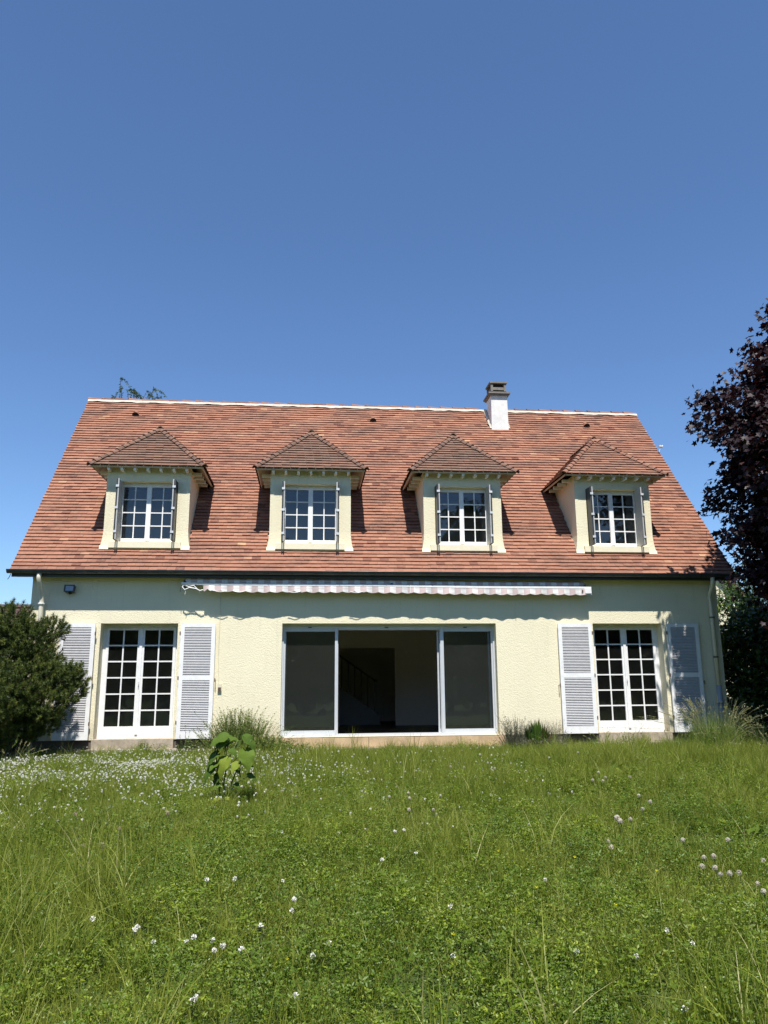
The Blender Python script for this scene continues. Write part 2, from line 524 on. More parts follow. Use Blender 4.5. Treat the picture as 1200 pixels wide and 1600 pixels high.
OVAL = np.array([(0, 0, 0), (0.26, 0.35, 0.05), (0, 1, -0.06), (-0.26, 0.35, 0.05), (0.0, 0.4, -0.03)])
OVAL_F = np.array([(0, 1, 4), (1, 2, 4), (2, 3, 4), (3, 0, 4)])
LANCE = np.array([(0, 0, 0), (0.17, 0.45, 0.04), (0, 1, -0.08), (-0.17, 0.45, 0.04)])
LANCE_F = np.array([(0, 1, 2), (0, 2, 3)])
# five-lobed maple leaf
_ml = [(0, 0.0), (0.50, -0.02), (0.34, 0.24), (0.62, 0.52), (0.22, 0.58), (0.0, 1.0), (-0.22, 0.58), (-0.62, 0.52), (-0.34, 0.24), (-0.50, -0.02)]
MAPLE = np.array([(0, 0.30, -0.04)] + [(x, y, 0.10 * abs(x) - 0.10 * y * y) for x, y in _ml])
MAPLE_F = np.array([(0, 1 + k, 1 + (k + 1) % 10) for k in range(10)])

def rand_dir(n):
    return unit(rng.normal(size=(n, 3)))

# ------------------------------------------------------------------ terrain
def hnoise(x, y):
    return (0.05 * np.sin(x * 0.9 + 1.3) * np.cos(y * 0.7 - 0.4) + 0.025 * np.sin(x * 2.3 - y * 1.7) + 0.02 * np.cos(x * 1.1 + y * 3.1))
def gz(x, y):
    x = np.asarray(x, float); y = np.asarray(y, float)
    yy = np.clip(y, -40, 2)
    fade = np.clip((-y - 0.3) / 2.0, 0, 1)
    rise = 0.10 * np.exp(-((x - 6.2) ** 2 / 5 + (y + 3.2) ** 2 / 2.5))
    return -0.205 + 0.0165 * yy + (hnoise(x, y) + rise) * fade
def axis(lo, hi, step, far):
    a = list(np.arange(lo, hi + 1e-6, step))
    d, p = step * 2, hi
    while p < far:
        p += d; d *= 1.6; a.append(p)
    d, p = step * 2, lo
    while p > -far:
        p -= d; d *= 1.6; a.insert(0, p)
    return np.array(a)
xs, ys = axis(-12, 16, 0.25, 600), axis(-22, 3, 0.25, 600)
GX, GY = np.meshgrid(xs, ys)
GZ = gz(GX, GY)
nx, ny = len(xs), len(ys)
V = np.stack([GX, GY, GZ], -1).reshape(-1, 3)
ii = (np.arange(ny - 1)[:, None] * nx + np.arange(nx - 1)[None, :]).ravel()
F = np.stack([ii, ii + 1, ii + nx + 1, ii + nx], -1)
g = link('ground', np_mesh('ground', V, F, 'ground', smooth=True))
g['kind'] = 'structure'

# ------------------------------------------------------------------ house
house = thing('house', 'cream rendered two storey house with steep red tiled roof and four dormers', 'house', (0, 0, 0))
XL, XR, ZT, YB = -5.30, 8.46, 3.14, 7.60
L_DOOR = (-3.97, -2.52); R_DOOR = (5.75, 7.21); SLIDE = (-0.52, 3.74)
ZS, ZO = 0.04, 2.20                 # sill and head of every opening
WT = 0.34

def wall_grid(xc, zc, holes, y0, y1, parent, name, mat):
    mb = MB()
    def hole(x, z):
        return any(a < x < b and c < z < d for a, b, c, d in holes)
    for i in range(len(xc) - 1):
        for k in range(len(zc) - 1):
            x0, x1, z0, z1 = xc[i], xc[i + 1], zc[k], zc[k + 1]
            if hole((x0 + x1) / 2, (z0 + z1) / 2):
                continue
            mb.quad((x0, y0, z0), (x1, y0, z0), (x1, y0, z1), (x0, y0, z1))
            mb.quad((x1, y1, z0), (x0, y1, z0), (x0, y1, z1), (x1, y1, z1))
    for a, b, c, d in holes:
        mb.quad((a, y0, c), (a, y0, d), (a, y1, d), (a, y1, c))
        mb.quad((b, y0, d), (b, y0, c), (b, y1, c), (b, y1, d))
        mb.quad((a, y0, d), (b, y0, d), (b, y1, d), (a, y1, d))
        mb.quad((a, y0, c), (a, y1, c), (b, y1, c), (b, y0, c))
    return mb.build(name, mat, parent)
holes = [(a, b, ZS, ZO) for a, b in (L_DOOR, SLIDE, R_DOOR)]
wall_grid([XL, *L_DOOR, *SLIDE, *R_DOOR, XR], [0.045, ZO, ZT] if False else [ZS, ZO, ZT], holes, 0.0, WT, house, 'wall', 'stucco')
# base course under the render (brown, set back)
MB().box(XL + 0.02, XR - 0.02, 0.02, WT, -0.6, ZS - 0.001).build('plinth', 'plinth', house)
# gable and rear walls
ridge_y, ridge_z = 3.87, 8.14
sl_a = math.atan2(ridge_z - 3.185, ridge_y + 0.26)
for s, x0, x1 in ((-1, XL, XL + 0.3), (1, XR - 0.3, XR)):
    pts = [(WT + 0.001, -0.6), (YB, -0.6), (YB, 3.0), (ridge_y, ridge_z - 0.30), (WT + 0.001, 3.6 - 0.1), (WT + 0.001, 3.0)]
    MB().prism(pts, 'x', x0, x1).build('gable_wall', 'stucco', house)
    # short return that closes the front corner
MB().box(XL, XR, YB, YB + 0.3, -0.6, 3.0).build('rear_wall', 'stucco', house)

# thresholds and step
for a, b in (L_DOOR, R_DOOR):
    MB().box(a - 0.02, b + 0.02, -0.045, 0.30, -0.18, ZS + 0.012).build('threshold', 'concrete', house)
    MB().box(a - 0.10, b + 0.10, -0.13, 0.018, -0.40, -0.125).build('threshold', 'concrete', house)
st = thing('stone_step', 'tan stone step running under the wide sliding window', 'step', (1.6, -0.1, -0.2))
def rel(o, mb, name, mat, smooth=False):
    c = mb.build(name, mat, o, smooth)
    c.matrix_parent_inverse = Matrix.Translation(-o.location)
    c.location = (0, 0, 0)
    # bake the offset into the mesh so the basis stays clean
    c.matrix_parent_inverse = Matrix.Identity(4)
    inv = o.matrix_basis.inverted() if o.matrix_basis != Matrix.Identity(4) else Matrix.Identity(4)
    inv = (Matrix.Translation(o.location) @ Euler(o.rotation_euler).to_matrix().to_4x4()).inverted()
    c.data.transform(inv)
    return c
xst = [-0.62, 0.28, 1.17, 2.05, 2.96, 3.84]
for k in range(5):
    rel(st, MB().box(xst[k] + 0.004, xst[k + 1] - 0.004, -0.06, 0.017, -0.145, ZS - 0.012 - 0.002 * (k % 2)), 'stone', 'stone')
rel(st, MB().box(-0.72, 3.95, -0.17, -0.0605, -0.42, -0.150), 'base_slab', 'concrete')

# ---- french doors
def panes_and_sash(parent, x0, x1, y, z0, z1, cols, rows, stile, top, bot, bar, glass_mat, depth=0.05, meet=None):
    """one hinged leaf: a sash mesh (with glazing bars) and each pane a child of the part"""
    mb = MB()
    mb.box(x0, x0 + stile, y, y + depth, z0, z1)
    mb.box(x1 - stile, x1, y, y + depth, z0, z1)
    mb.box(x0 + stile, x1 - stile, y + 0.002, y + depth, z1 - top, z1)
    mb.box(x0 + stile, x1 - stile, y + 0.002, y + depth, z0, z0 + bot)
    gx0, gx1, gz0, gz1 = x0 + stile, x1 - stile, z0 + bot, z1 - top
    cw = (gx1 - gx0 - bar * (cols - 1)) / cols
    rh = (gz1 - gz0 - bar * (rows - 1)) / rows
    for c in range(1, cols):
        xx = gx0 + c * cw + (c - 1) * bar
        mb.box(xx, xx + bar, y + 0.008, y + depth - 0.01, gz0, gz1)
    for r in range(1, rows):
        zz = gz0 + r * rh + (r - 1) * bar
        for c in range(cols):
            xx = gx0 + c * (cw + bar)
            mb.box(xx, xx + cw, y + 0.010, y + depth - 0.012, zz, zz + bar)
    mb.build('sash', 'white', parent)
    for c in range(cols):
        for r in range(rows):
            xx, zz = gx0 + c * (cw + bar), gz0 + r * (rh + bar)
            j = lambda: random.uniform(-0.0012, 0.0012)
            yb = y + 0.024
            p = MB()
            a, b_, c_, d = (xx, yb + j(), zz), (xx + cw, yb + j(), zz), (xx + cw, yb + j(), zz + rh), (xx, yb + j(), zz + rh)
            p.quad(a, b_, c_, d)
            p.build('pane', glass_mat, parent)

def french_door(x0, x1):
    fr = MB()
    y = 0.245
    fr.box(x0, x0 + 0.06, y, y + 0.09, ZS, ZO)
    fr.box(x1 - 0.06, x1, y, y + 0.09, ZS, ZO)
    fr.box(x0 + 0.06, x1 - 0.06, y, y + 0.09, ZO - 0.07, ZO)
    fr.box(x0 + 0.06, x1 - 0.06, y - 0.012, y + 0.09, ZS + 0.012, ZS + 0.065)
    d = fr.build('french_door', 'white', house)
    xm = (x0 + x1) / 2
    for a, b in ((x0 + 0.062, xm - 0.012), (xm + 0.012, x1 - 0.062)):
        panes_and_sash(d, a, b, y - 0.014, ZS + 0.067, ZO - 0.072, 2, 6, 0.052, 0.045, 0.165, 0.026, 'glass')
    MB().box(xm - 0.026, xm + 0.026, y - 0.032, y - 0.015, ZS + 0.08, ZO - 0.075).build('meeting_bead', 'white', d)
    h = MB(); h.box(xm - 0.012, xm + 0.012, y - 0.040, y - 0.0325, 1.02, 1.10); h.tube([(xm, y - 0.04, 1.06), (xm, y - 0.06, 1.06), (xm, y - 0.062, 1.02)], 0.006, 8)
    h.build('handle', 'pale_metal', d)
    return d
french_door(*L_DOOR); french_door(*R_DOOR)

# ---- louvred shutters
def shutter_slat_mesh():
    m = Matrix.Rotation(R(40), 4, 'X')
    mb = MB(); mb.box(-0.252, 0.252, -0.021, 0.021, -0.0045, 0.0045, m)
    return mb.mesh('slat', 'slat')
SLAT = shutter_slat_mesh()
def shutter(x0, x1, tilt=0.0, label=None):
    w = x1 - x0
    mb = MB()
    zb, zt = 0.05, 2.19
    th = 0.036
    st_, top, mid, bot = 0.075, 0.07, 0.085, 0.13
    mb.box(-w / 2, -w / 2 + st_, 0, th, zb, zt); mb.box(w / 2 - st_, w / 2, 0, th, zb, zt)
    a, b = -w / 2 + st_, w / 2 - st_
    mb.box(a, b, 0.002, th, zt - top, zt); mb.box(a, b, 0.002, th, zb, zb + bot)
    zm = 1.12
    mb.box(a, b, 0.002, th, zm, zm + mid)
    s = mb.build('shutter', 'white', house)
    s.location = ((x0 + x1) / 2, -0.072, 0)
    s.rotation_euler = (0, 0, tilt)
    if label:
        s['label'] = label
    sx = (w - 2 * st_) / 0.504
    for z0, z1 in ((zb + bot, zm), (zm + mid, zt - top)):
        n = int(round((z1 - z0) / 0.031))
        for k in range(n):
            o = link('slat', SLAT, s)
            o.location = (random.uniform(-0.001, 0.001), th / 2 + 0.001, z0 + (k + 0.5) * (z1 - z0) / n)
            o.scale = (sx, 1, 1)
            o.rotation_euler = (R(random.uniform(-4, 4)), 0, 0)
    for zz in (0.32, 1.14, 1.98):
        for sgn in (-1, 1):
            h = MB()
            xx = sgn * (w / 2 - 0.005)
            h.box(min(xx, xx + sgn * 0.022), max(xx, xx + sgn * 0.022), -0.010, 0.012, zz, zz + 0.05)
            h.tube([(xx + sgn * 0.012, -0.004, zz - 0.015), (xx + sgn * 0.012, -0.004, zz + 0.06)], 0.008, 6)
            if (sgn > 0) == (x0 in (-4.70, 5.00)):
                h.build('hinge', 'rust', s)
    return s
shutter(-4.70, -4.05); shutter(-2.455, -1.795); shutter(5.00, 5.70); shutter(7.28, 7.955)
# shutter hold-backs on the wall
for x, z in ((-1.77, 1.13), (4.975, 0.98), (7.975, 1.02)):
    h = MB(); h.tube([(x, 0.0, z), (x, -0.09, z)], 0.007, 6); h.box(x - 0.008, x + 0.008, -0.098, -0.088, z - 0.045, z + 0.03)
    h.build('shutter_catch', 'rust', house)

# ---- wide sliding window
def sliding_window():
    x0, x1 = SLIDE
    y = 0.175
    fr = MB()
    fr.box(x0, x0 + 0.030, y, WT - 0.002, ZS, ZO); fr.box(x1 - 0.030, x1, y, WT - 0.002, ZS, ZO)
    fr.box(x0 + 0.03, x1 - 0.03, y, WT - 0.002, ZO - 0.035, ZO)
    fr.box(x0 + 0.03, x1 - 0.03, y - 0.01, WT - 0.002, ZS + 0.001, ZS + 0.042)
    w = fr.build('sliding_window', 'alu', house)
    # upper track casing with vents
    tr = MB(); tr.box(x0 + 0.031, x1 - 0.031, y + 0.02, WT - 0.004, ZO - 0.115, ZO - 0.0355)
    tr.build('track_casing', 'alu', w)
    for xx in (0.02, 1.55, 3.15):
        v = MB(); v.box(xx - 0.035, xx + 0.035, y + 0.010, y + 0.0195, ZO - 0.075, ZO - 0.058); v.build('vent', 'darkmetal', w)
    def leaf(a, b, yy, pane=True):
        m = MB()
        zb, zt = ZS + 0.043, ZO - 0.117
        sw = 0.034
        m.box(a, a + sw, yy, yy + 0.032, zb, zt); m.box(b - sw, b, yy, yy + 0.032, zb, zt)
        m.box(a + sw, b - sw, yy + 0.001, yy + 0.031, zb, zb + 0.070)
        m.box(a + sw, b - sw, yy + 0.001, yy + 0.031, zt - 0.03, zt)
        l = m.build('sliding_sash', 'alu', w)
        p = MB(); p.quad((a + sw, yy + 0.016, zb + 0.07), (b - sw, yy + 0.0162, zb + 0.07), (b - sw, yy + 0.016, zt - 0.03), (a + sw, yy + 0.0158, zt - 0.03))
        p.build('pane', 'glass_big', l)
    leaf(x0 + 0.032, 0.585, y + 0.022)
    leaf(x0 + 0.052, 0.570, y + 0.112)
    leaf(2.625, x1 - 0.032, y + 0.022)
    leaf(2.585, x1 - 0.075, y + 0.112)
    # outer posts in front of the stacked leaves
    for a, b in ((0.520, 0.575), (2.635, 2.700)):
        m = MB(); m.box(a, b, y - 0.006, y + 0.020, ZS + 0.043, ZO - 0.036); m.build('post', 'alu', w)
sliding_window()

# ---- rooms behind the glass
rooms = [(XL + 0.3, -1.35, 4.6, 'inner'), (-1.25, 4.65, 5.0, 'inner'), (4.75, XR - 0.3, 4.2, 'inner_brown')]
for k, (a, b, yb, m) in enumerate(rooms):
    q = MB()
    y0 = WT + 0.001
    zf, zc = -0.03, 2.50
    if k == 1:
        dx0, dx1, dz = 0.80, 2.24, 1.93
        q.quad((a, yb, zf), (dx0, yb, zf), (dx0, yb, zc), (a, yb, zc))
        q.quad((dx1, yb, zf), (b, yb, zf), (b, yb, zc), (dx1, yb, zc))
        q.quad((dx0, yb, dz), (dx1, yb, dz), (dx1, yb, zc), (dx0, yb, zc))
        # stair hall beyond the doorway
        q.quad((dx0 - 0.9, yb + 2.2, zf), (dx1 + 0.3, yb + 2.2, zf), (dx1 + 0.3, yb + 2.2, zc), (dx0 - 0.9, yb + 2.2, zc))
        q.quad((dx0 - 0.9, yb, zf), (dx0 - 0.9, yb + 2.2, zf), (dx0 - 0.9, yb + 2.2, zc), (dx0 - 0.9, yb, zc))
        q.quad((dx1 + 0.3, yb, zf), (dx1 + 0.3, yb + 2.2, zf), (dx1 + 0.3, yb + 2.2, zc), (dx1 + 0.3, yb, zc))
        q.quad((dx0 - 0.9, yb, zc), (dx1 + 0.3, yb, zc), (dx1 + 0.3, yb + 2.2, zc), (dx0 - 0.9, yb + 2.2, zc))
        f = MB(); f.quad((a, y0, zf), (b, y0, zf), (b, yb, zf), (a, yb, zf)); f.quad((dx0 - 0.9, yb, zf), (dx1 + 0.3, yb, zf), (dx1 + 0.3, yb + 2.2, zf), (dx0 - 0.9, yb + 2.2, zf))
        # white door leaf and architrave
        ar = MB(); ar.box(dx0 - 0.05, dx0, yb - 0.02, yb - 0.002, zf, dz + 0.05); ar.box(dx1, dx1 + 0.05, yb - 0.02, yb - 0.002, zf, dz + 0.05); ar.box(dx0, dx1, yb - 0.02, yb - 0.002, dz, dz + 0.05)
        ar.box(dx1 + 0.05, b - 0.01, yb - 0.02, yb - 0.003, zf, zf + 0.08)
        ar.build('architrave', 'inner', house)
    else:
        q.quad((a, yb, zf), (b, yb, zf), (b, yb, zc), (a, yb, zc))
        f = MB(); f.quad((a, y0, zf), (b, y0, zf), (b, yb, zf), (a, yb, zf))
    q.quad((a, y0, zf), (a, yb, zf), (a, yb, zc), (a, y0, zc))
    q.quad((b, y0, zf), (b, yb, zf), (b, yb, zc), (b, y0, zc))
    q.quad((a, y0, zc), (b, y0, zc), (b, yb, zc), (a, yb, zc))
    q.build('room_wall', m, house)
    f.build('room_floor', 'inner_floor', house)
stair = thing('staircase', 'dim grey staircase seen through the open middle of the sliding window', 'staircase', (1.2, 5.4, -0.03))
rel(stair, MB().prism([(0.0, -0.02), (0.0, 1.55), (0.35, 1.25), (1.86, 0.22), (1.88, -0.02)], 'y', 5.25, 5.33), 'stringer', 'stair')
for k in range(6):
    rel(stair, MB().box(0.3 + k * 0.26, 0.56 + k * 0.26, 5.34, 6.2, -0.02, 1.20 - k * 0.19), 'stair_tread', 'inner_floor')
for k in range(9):
    xx = 0.35 + k * 0.17
    rel(stair, MB().box(xx, xx + 0.025, 5.27, 5.295, 1.26 - (xx - 0.35) * 0.68, 2.05 - (xx - 0.35) * 0.68), 'baluster', 'inner_floor')
rel(stair, MB().tube([(0.3, 5.283, 2.09), (1.8, 5.283, 1.07)], 0.022, 8), 'handrail', 'inner_floor')

# ------------------------------------------------------------------ roof
RX0, RX1, RY0, RZ0 = -5.65, 8.77, -0.26, 3.185
ca, sa = math.cos(sl_a), math.sin(sl_a)
SU, SV, SN = Vector((1, 0, 0)), Vector((0, ca, sa)), Vector((0, -sa, ca))
RLEN = (ridge_z - RZ0) / sa
def rp(x, v, w=0.0):
    return Vector((x, RY0 + v * ca - w * sa, RZ0 + v * sa + w * ca))
def roof_v_at_z(z):
    return (z - RZ0) / sa
DORMERS = [-3.265, 0.0, 3.165, 6.42]
CHX0, CHX1, CHY0, CHY1 = 4.62, 5.05, 3.22, 3.72
# deck with openings below the dormers
vh0, vh1 = roof_v_at_z(3.86), roof_v_at_z(5.15)
cuts = [RX0 + 0.02]
for d in DORMERS:
    cuts += [d - 0.70, d + 0.70]
cuts.append(RX1 - 0.02)
deck = MB()
for i in range(len(cuts) - 1):
    for v0, v1 in ((0.02, vh0), (vh0, vh1), (vh1, RLEN)):
        if i % 2 == 1 and v0 == vh0:
            continue
        a, b = cuts[i], cuts[i + 1]
        deck.quad(rp(a, v0, -0.03), rp(b, v0, -0.03), rp(b, v1, -0.03), rp(a, v1, -0.03))
        deck.quad(rp(a, v0, -0.11), rp(a, v1, -0.11), rp(b, v1, -0.11), rp(b, v0, -0.11))
for x in (cuts[0], cuts[-1]):
    deck.quad(rp(x, 0.02, -0.03), rp(x, 0.02, -0.11), rp(x, RLEN, -0.11), rp(x, RLEN, -0.03))
deck.quad(rp(cuts[0], 0.02, -0.03), rp(cuts[-1], 0.02, -0.03), rp(cuts[-1], 0.02, -0.11), rp(cuts[0], 0.02, -0.11))
# rear slope
yr = 2 * ridge_y - RY0
deck.quad((cuts[0], ridge_y, ridge_z - 0.02), (cuts[-1], ridge_y, ridge_z - 0.02), (cuts[-1], yr + 0.3, RZ0 - 0.35), (cuts[0], yr + 0.3, RZ0 - 0.35))
roof = deck.build('roof', 'soffit', house)

def dormer_cover(x, v):
    """is this point of the main roof hidden inside a dormer?"""
    p = rp(x, v)
    for d in DORMERS:
        dx = abs(x - d)
        if dx < 0.80 and 0.13 < p.y < 1.40 and p.z < 6.1:
            return True
        if p.z > 5.40 and dx < 1.12 - (p.z - 5.33) - 0.10 and p.z < 6.4:
            return True
    if CHX0 - 0.02 < x < CHX1 + 0.02 and CHY0 + 0.12 < p.y < CHY1 + 0.1:
        return True
    return False

NR = 60
PV = RLEN / NR
TT = 0.028            # how far a tile's tail stands over the course below
def add_tile(mb, org, U, Vv, N, w, l, tail, head, tint, lift0=0.0, lift1=0.0):
    """wedge-shaped flat tile: org is its lower left corner"""
    i = len(mb.v)
    p = [org, org + U * w, org + U * w + Vv * l, org + Vv * l]
    hs = [tail + lift0, tail + lift1, head, head]
    mb.v += [tuple(p[k] + N * hs[k]) for k in range(4)]
    mb.v += [tuple(p[k] + N * (hs[k] - 0.016 if k < 2 else hs[k] - 0.012)) for k in range(4)]
    for q in ((0, 1, 2, 3), (4, 5, 1, 0), (5, 6, 2, 1), (7, 4, 0, 3)):
        mb.f.append(tuple(i + k for k in q)); mb.t.append(tint)
def tint_rand():
    r = random.random()
    if r < 0.06: return random.uniform(0.08, 0.28)
    if r < 0.95: return random.uniform(0.40, 0.68)
    return random.uniform(0.75, 1.0)

slots = []
for r in range(NR):
    off = -0.5 * 0.17 if r % 2 else 0.0
    wob = random.uniform(-0.003, 0.003)
    x = RX0 + off
    while x < RX1:
        w = 0.17 + random.uniform(-0.004, 0.004)
        a, b = max(x, RX0 + random.uniform(-0.012, 0.008)), min(x + w, RX1 + random.uniform(-0.008, 0.012))
        if b - a > 0.03:
            xc, vc = (a + b) / 2, (r + 0.5) * PV
            if not dormer_cover(xc, vc):
                slots.append((r, a, b, r * PV + wob + random.uniform(-0.004, 0.004) + 0.006 * math.sin(xc * 1.7 + r * 0.6)))
        x += w
random.shuffle(slots)
slots.sort(key=lambda s: s[0])
# the lowest courses tile by tile
VARIANTS = []
for k in range(24):
    mb = MB()
    add_tile(mb, Vector((-0.5, 0, 0)), Vector((1, 0, 0)), Vector((0, 1, 0)), Vector((0, 0, 1)), 1.0, PV + 0.02, TT, 0.002, tint_rand(), random.uniform(-0.002, 0.003), random.uniform(-0.002, 0.003))
    VARIANTS.append(mb.mesh('tile', 'tile'))
basis = Matrix((SU, SV, SN)).transposed().to_4x4()
rest = MB()
n_ind = 0
for (r, a, b, v) in slots:
    gap = 0.0022
    if n_ind < 300:
        o = link('tile', random.choice(VARIANTS), roof)
        o.matrix_basis = Matrix.Translation(rp((a + b) / 2, v, random.uniform(-0.001, 0.002))) @ basis @ Matrix.Diagonal(Vector((b - a - gap, 1, 1, 1)))
        n_ind += 1
    else:
        add_tile(rest, rp(a + gap / 2, v), SU, SV, SN, b - a - gap, PV + 0.02, TT + random.uniform(-0.003, 0.004), 0.002, tint_rand(), random.uniform(-0.002, 0.003), random.uniform(-0.002, 0.003))
rt_ = rest.build('upper_tiles', 'tile', roof)
rt_['kind'] = 'stuff'

# verge: edge tiles stacked under the ends of each course
for x, s in ((RX0, -1), (RX1, 1)):
    vb = MB()
    for r in range(NR):
        add_tile(vb, rp(x + (0.0 if s < 0 else -0.10), r * PV - 0.01, -0.022), SU, SV, SN, 0.10, PV + 0.01, 0.018, 0.0, tint_rand())
    o = vb.build('verge_tiles', 'tile', roof); o['kind'] = 'stuff'
    MB().box(0, 0, 0, 0, 0, 0)
# ridge
rm = MB()
n = 120
for k in range(n):
    a = RX0 + (RX1 - RX0) * k / n; b = RX0 + (RX1 - RX0) * (k + 1) / n
    j0 = 0.010 * math.sin(a * 9) + 0.006 * math.sin(a * 23); j1 = 0.010 * math.sin(b * 9) + 0.006 * math.sin(b * 23)
    rm.quad((a, ridge_y - 0.125, ridge_z - 0.085 + j0), (b, ridge_y - 0.125, ridge_z - 0.085 + j1), (b, ridge_y - 0.095, ridge_z - 0.022), (a, ridge_y - 0.095, ridge_z - 0.022))
    rm.quad((a, ridge_y - 0.095, ridge_z - 0.022), (b, ridge_y - 0.095, ridge_z - 0.022), (b, ridge_y + 0.09, ridge_z + 0.02), (a, ridge_y + 0.09, ridge_z + 0.02))
rm.build('ridge_mortar', 'mortar', roof)
def half_tile(r0, r1, length, th=0.016, seg=8, arc=165, tint=0.5):
    """curved tile lying along +Y, wide end at y=0, its hollow side down"""
    mb = MB()
    a0 = R(90 - arc / 2); st_ = R(arc) / seg
    def pt(r, k, y): 
        t = a0 + st_ * k
        return (r * math.cos(t), y, r * math.sin(t))
    for k in range(seg):
        mb.quad(pt(r0, k + 1, 0), pt(r0, k, 0), pt(r1, k, length), pt(r1, k + 1, length), tint)
        mb.quad(pt(r0, k, 0), pt(r0, k + 1, 0), pt(r0 - th, k + 1, 0), pt(r0 - th, k, 0), tint)
        mb.quad(pt(r0 - th, k, 0), pt(r0 - th, k + 1, 0), pt(r1 - th, k + 1, length), pt(r1 - th, k, length), tint)
    return mb
RIDGE = [half_tile(0.098, 0.078, 0.37, tint=t).mesh('ridge_tile', 'tile_half') for t in (0.1, 0.3, 0.5, 0.7)]
x = RX0 - 0.01
while x < RX1 - 0.25:
    if not (CHX0 - 0.30 < x < CHX1 - 0.02):
        o = link('ridge_tile', random.choice(RIDGE), roof)
        d = Vector((1, 0, 0)); z = Vector((0, 0, 1)); xa = d.cross(z)
        m = Matrix((xa, d, z)).transposed().to_4x4()
        o.matrix_basis = Matrix.Translation((x, ridge_y, ridge_z - 0.036 + random.uniform(-0.004, 0.004))) @ m @ Matrix.Rotation(R(-1.6), 4, 'X')
    x += 0.335

# roof vents: small hooded openings
for vx in (-4.36, 1.56, 7.19):
    mb = MB()
    v0 = roof_v_at_z(7.56)
    seg = 8
    for k in range(seg):
        t0, t1 = math.pi * k / seg, math.pi * (k + 1) / seg
        f0 = rp(vx + 0.085 * math.cos(t0), v0, 0.02 + 0.10 * math.sin(t0)); f1 = rp(vx + 0.085 * math.cos(t1), v0, 0.02 + 0.10 * math.sin(t1))
        b0 = rp(vx + 0.03 * math.cos(t0), v0 + 0.26, 0.012 + 0.01 * math.sin(t0)); b1 = rp(vx + 0.03 * math.cos(t1), v0 + 0.26, 0.012 + 0.01 * math.sin(t1))
        mb.quad(f0, f1, b1, b0, 0.3)
    h = mb.build('roof_vent', 'tile', roof)
    iv = MB(); iv.poly([rp(vx + 0.078 * math.cos(math.pi * k / seg), v0 + 0.012, 0.018 + 0.092 * math.sin(math.pi * k / seg)) for k in range(seg + 1)])
    iv.build('vent_dark_fill', 'black', house)  # black sheet across the mouth, painting in the shade inside the hood

# eaves: fascia, soffit, gutter, downpipes
MB().box(RX0 + 0.03, RX1 - 0.03, -0.235, -0.210, 3.06, 3.165).build('fascia', 'darkmetal', house)
MB().box(RX0 + 0.05, RX1 - 0.05, -0.2095, -0.002, 3.085, 3.115).build('soffit', 'soffit', house)
MB().box(XL + 0.001, XR - 0.001, -0.022, -0.0005, 3.04, 3.083).build('wall_plate_trim', 'smooth_render', house)
gut = MB()
gy, gzz, gr = -0.300, 3.180, 0.066
seg = 10
for k in range(seg):
    t0, t1 = math.pi + math.pi * k / seg, math.pi + math.pi * (k + 1) / seg
    p0 = (gy + gr * math.cos(t0), gzz + gr * math.sin(t0)); p1 = (gy + gr * math.cos(t1), gzz + gr * math.sin(t1))
    gut.quad((RX0 - 0.03, *p0), (RX1 + 0.04, *p0), (RX1 + 0.04, *p1), (RX0 - 0.03, *p1))
for xx in (RX0 - 0.03, RX1 + 0.04):
    gut.poly([(xx, gy + gr * math.cos(math.pi + math.pi * k / seg), gzz + gr * math.sin(math.pi + math.pi * k / seg)) for k in range(seg + 1)])
gut.tube([(RX0 - 0.03, gy - gr, gzz + 0.002), (RX1 + 0.04, gy - gr, gzz + 0.002)], 0.009, 8)
gutter = gut.build('gutter', 'gutter', house, smooth=True)
x = RX0 + 0.22
while x < RX1:
    b = MB()
    ring = []
    for k in range(7):
        t0, t1 = math.pi + math.pi * k / 7, math.pi + math.pi * (k + 1) / 7
        rr = gr + 0.004
        b.quad((x, gy + rr * math.cos(t0), gzz + rr * math.sin(t0)), (x + 0.022, gy + rr * math.cos(t0), gzz + rr * math.sin(t0)),
               (x + 0.022, gy + rr * math.cos(t1), gzz + rr * math.sin(t1)), (x, gy + rr * math.cos(t1), gzz + rr * math.sin(t1)))
    b.build('gutter_bracket', 'darkmetal', gutter)
    x += 0.462
dl = MB()
dl.tube([(-5.10, -0.29, 3.12), (-5.10, -0.285, 3.03), (-5.095, -0.25, 2.95), (-5.08, -0.14, 2.80), (-5.075, -0.095, 2.70), (-5.075, -0.09, 2.52), (-5.075, -0.09, -0.2)], 0.043, 14)
dl = dl.build('downpipe', 'pipe', house, smooth=True)
MB().tube([(-5.075, -0.09, 2.555), (-5.075, -0.09, 2.58)], 0.062, 14).build('pipe_collar', 'white', dl)
MB().tube([(-5.075, -0.09, 0.9), (-5.075, -0.09, 0.93)], 0.050, 14).build('pipe_collar', 'pipe', dl)
dr = MB()
dr.tube([(8.245, -0.29, 3.12), (8.245, -0.285, 3.03), (8.25, -0.25, 2.95), (8.245, -0.14, 2.83), (8.25, -0.095, 2.72), (8.26, -0.09, 2.5), (8.27, -0.09, 0.72)], 0.042, 14)
dr = dr.build('downpipe', 'pipe', house, smooth=True)
e = MB(); e.tube([(8.27, -0.09, 0.95), (8.27, -0.09, 0.66), (8.27, -0.09, 0.64), (8.27, -0.09, 0.60)], [0.052, 0.052, 0.066, 0.07], 14); e.tube([(8.27, -0.09, 0.6), (8.27, -0.09, -0.3)], 0.05, 12)
e.build('pipe_socket', 'pvc', dr, smooth=True)
for zz in (2.3, 1.5):
    MB().tube([(8.262, -0.09, zz), (8.262, -0.09, zz + 0.03)], 0.050, 12).build('pipe_collar', 'rust', dr)
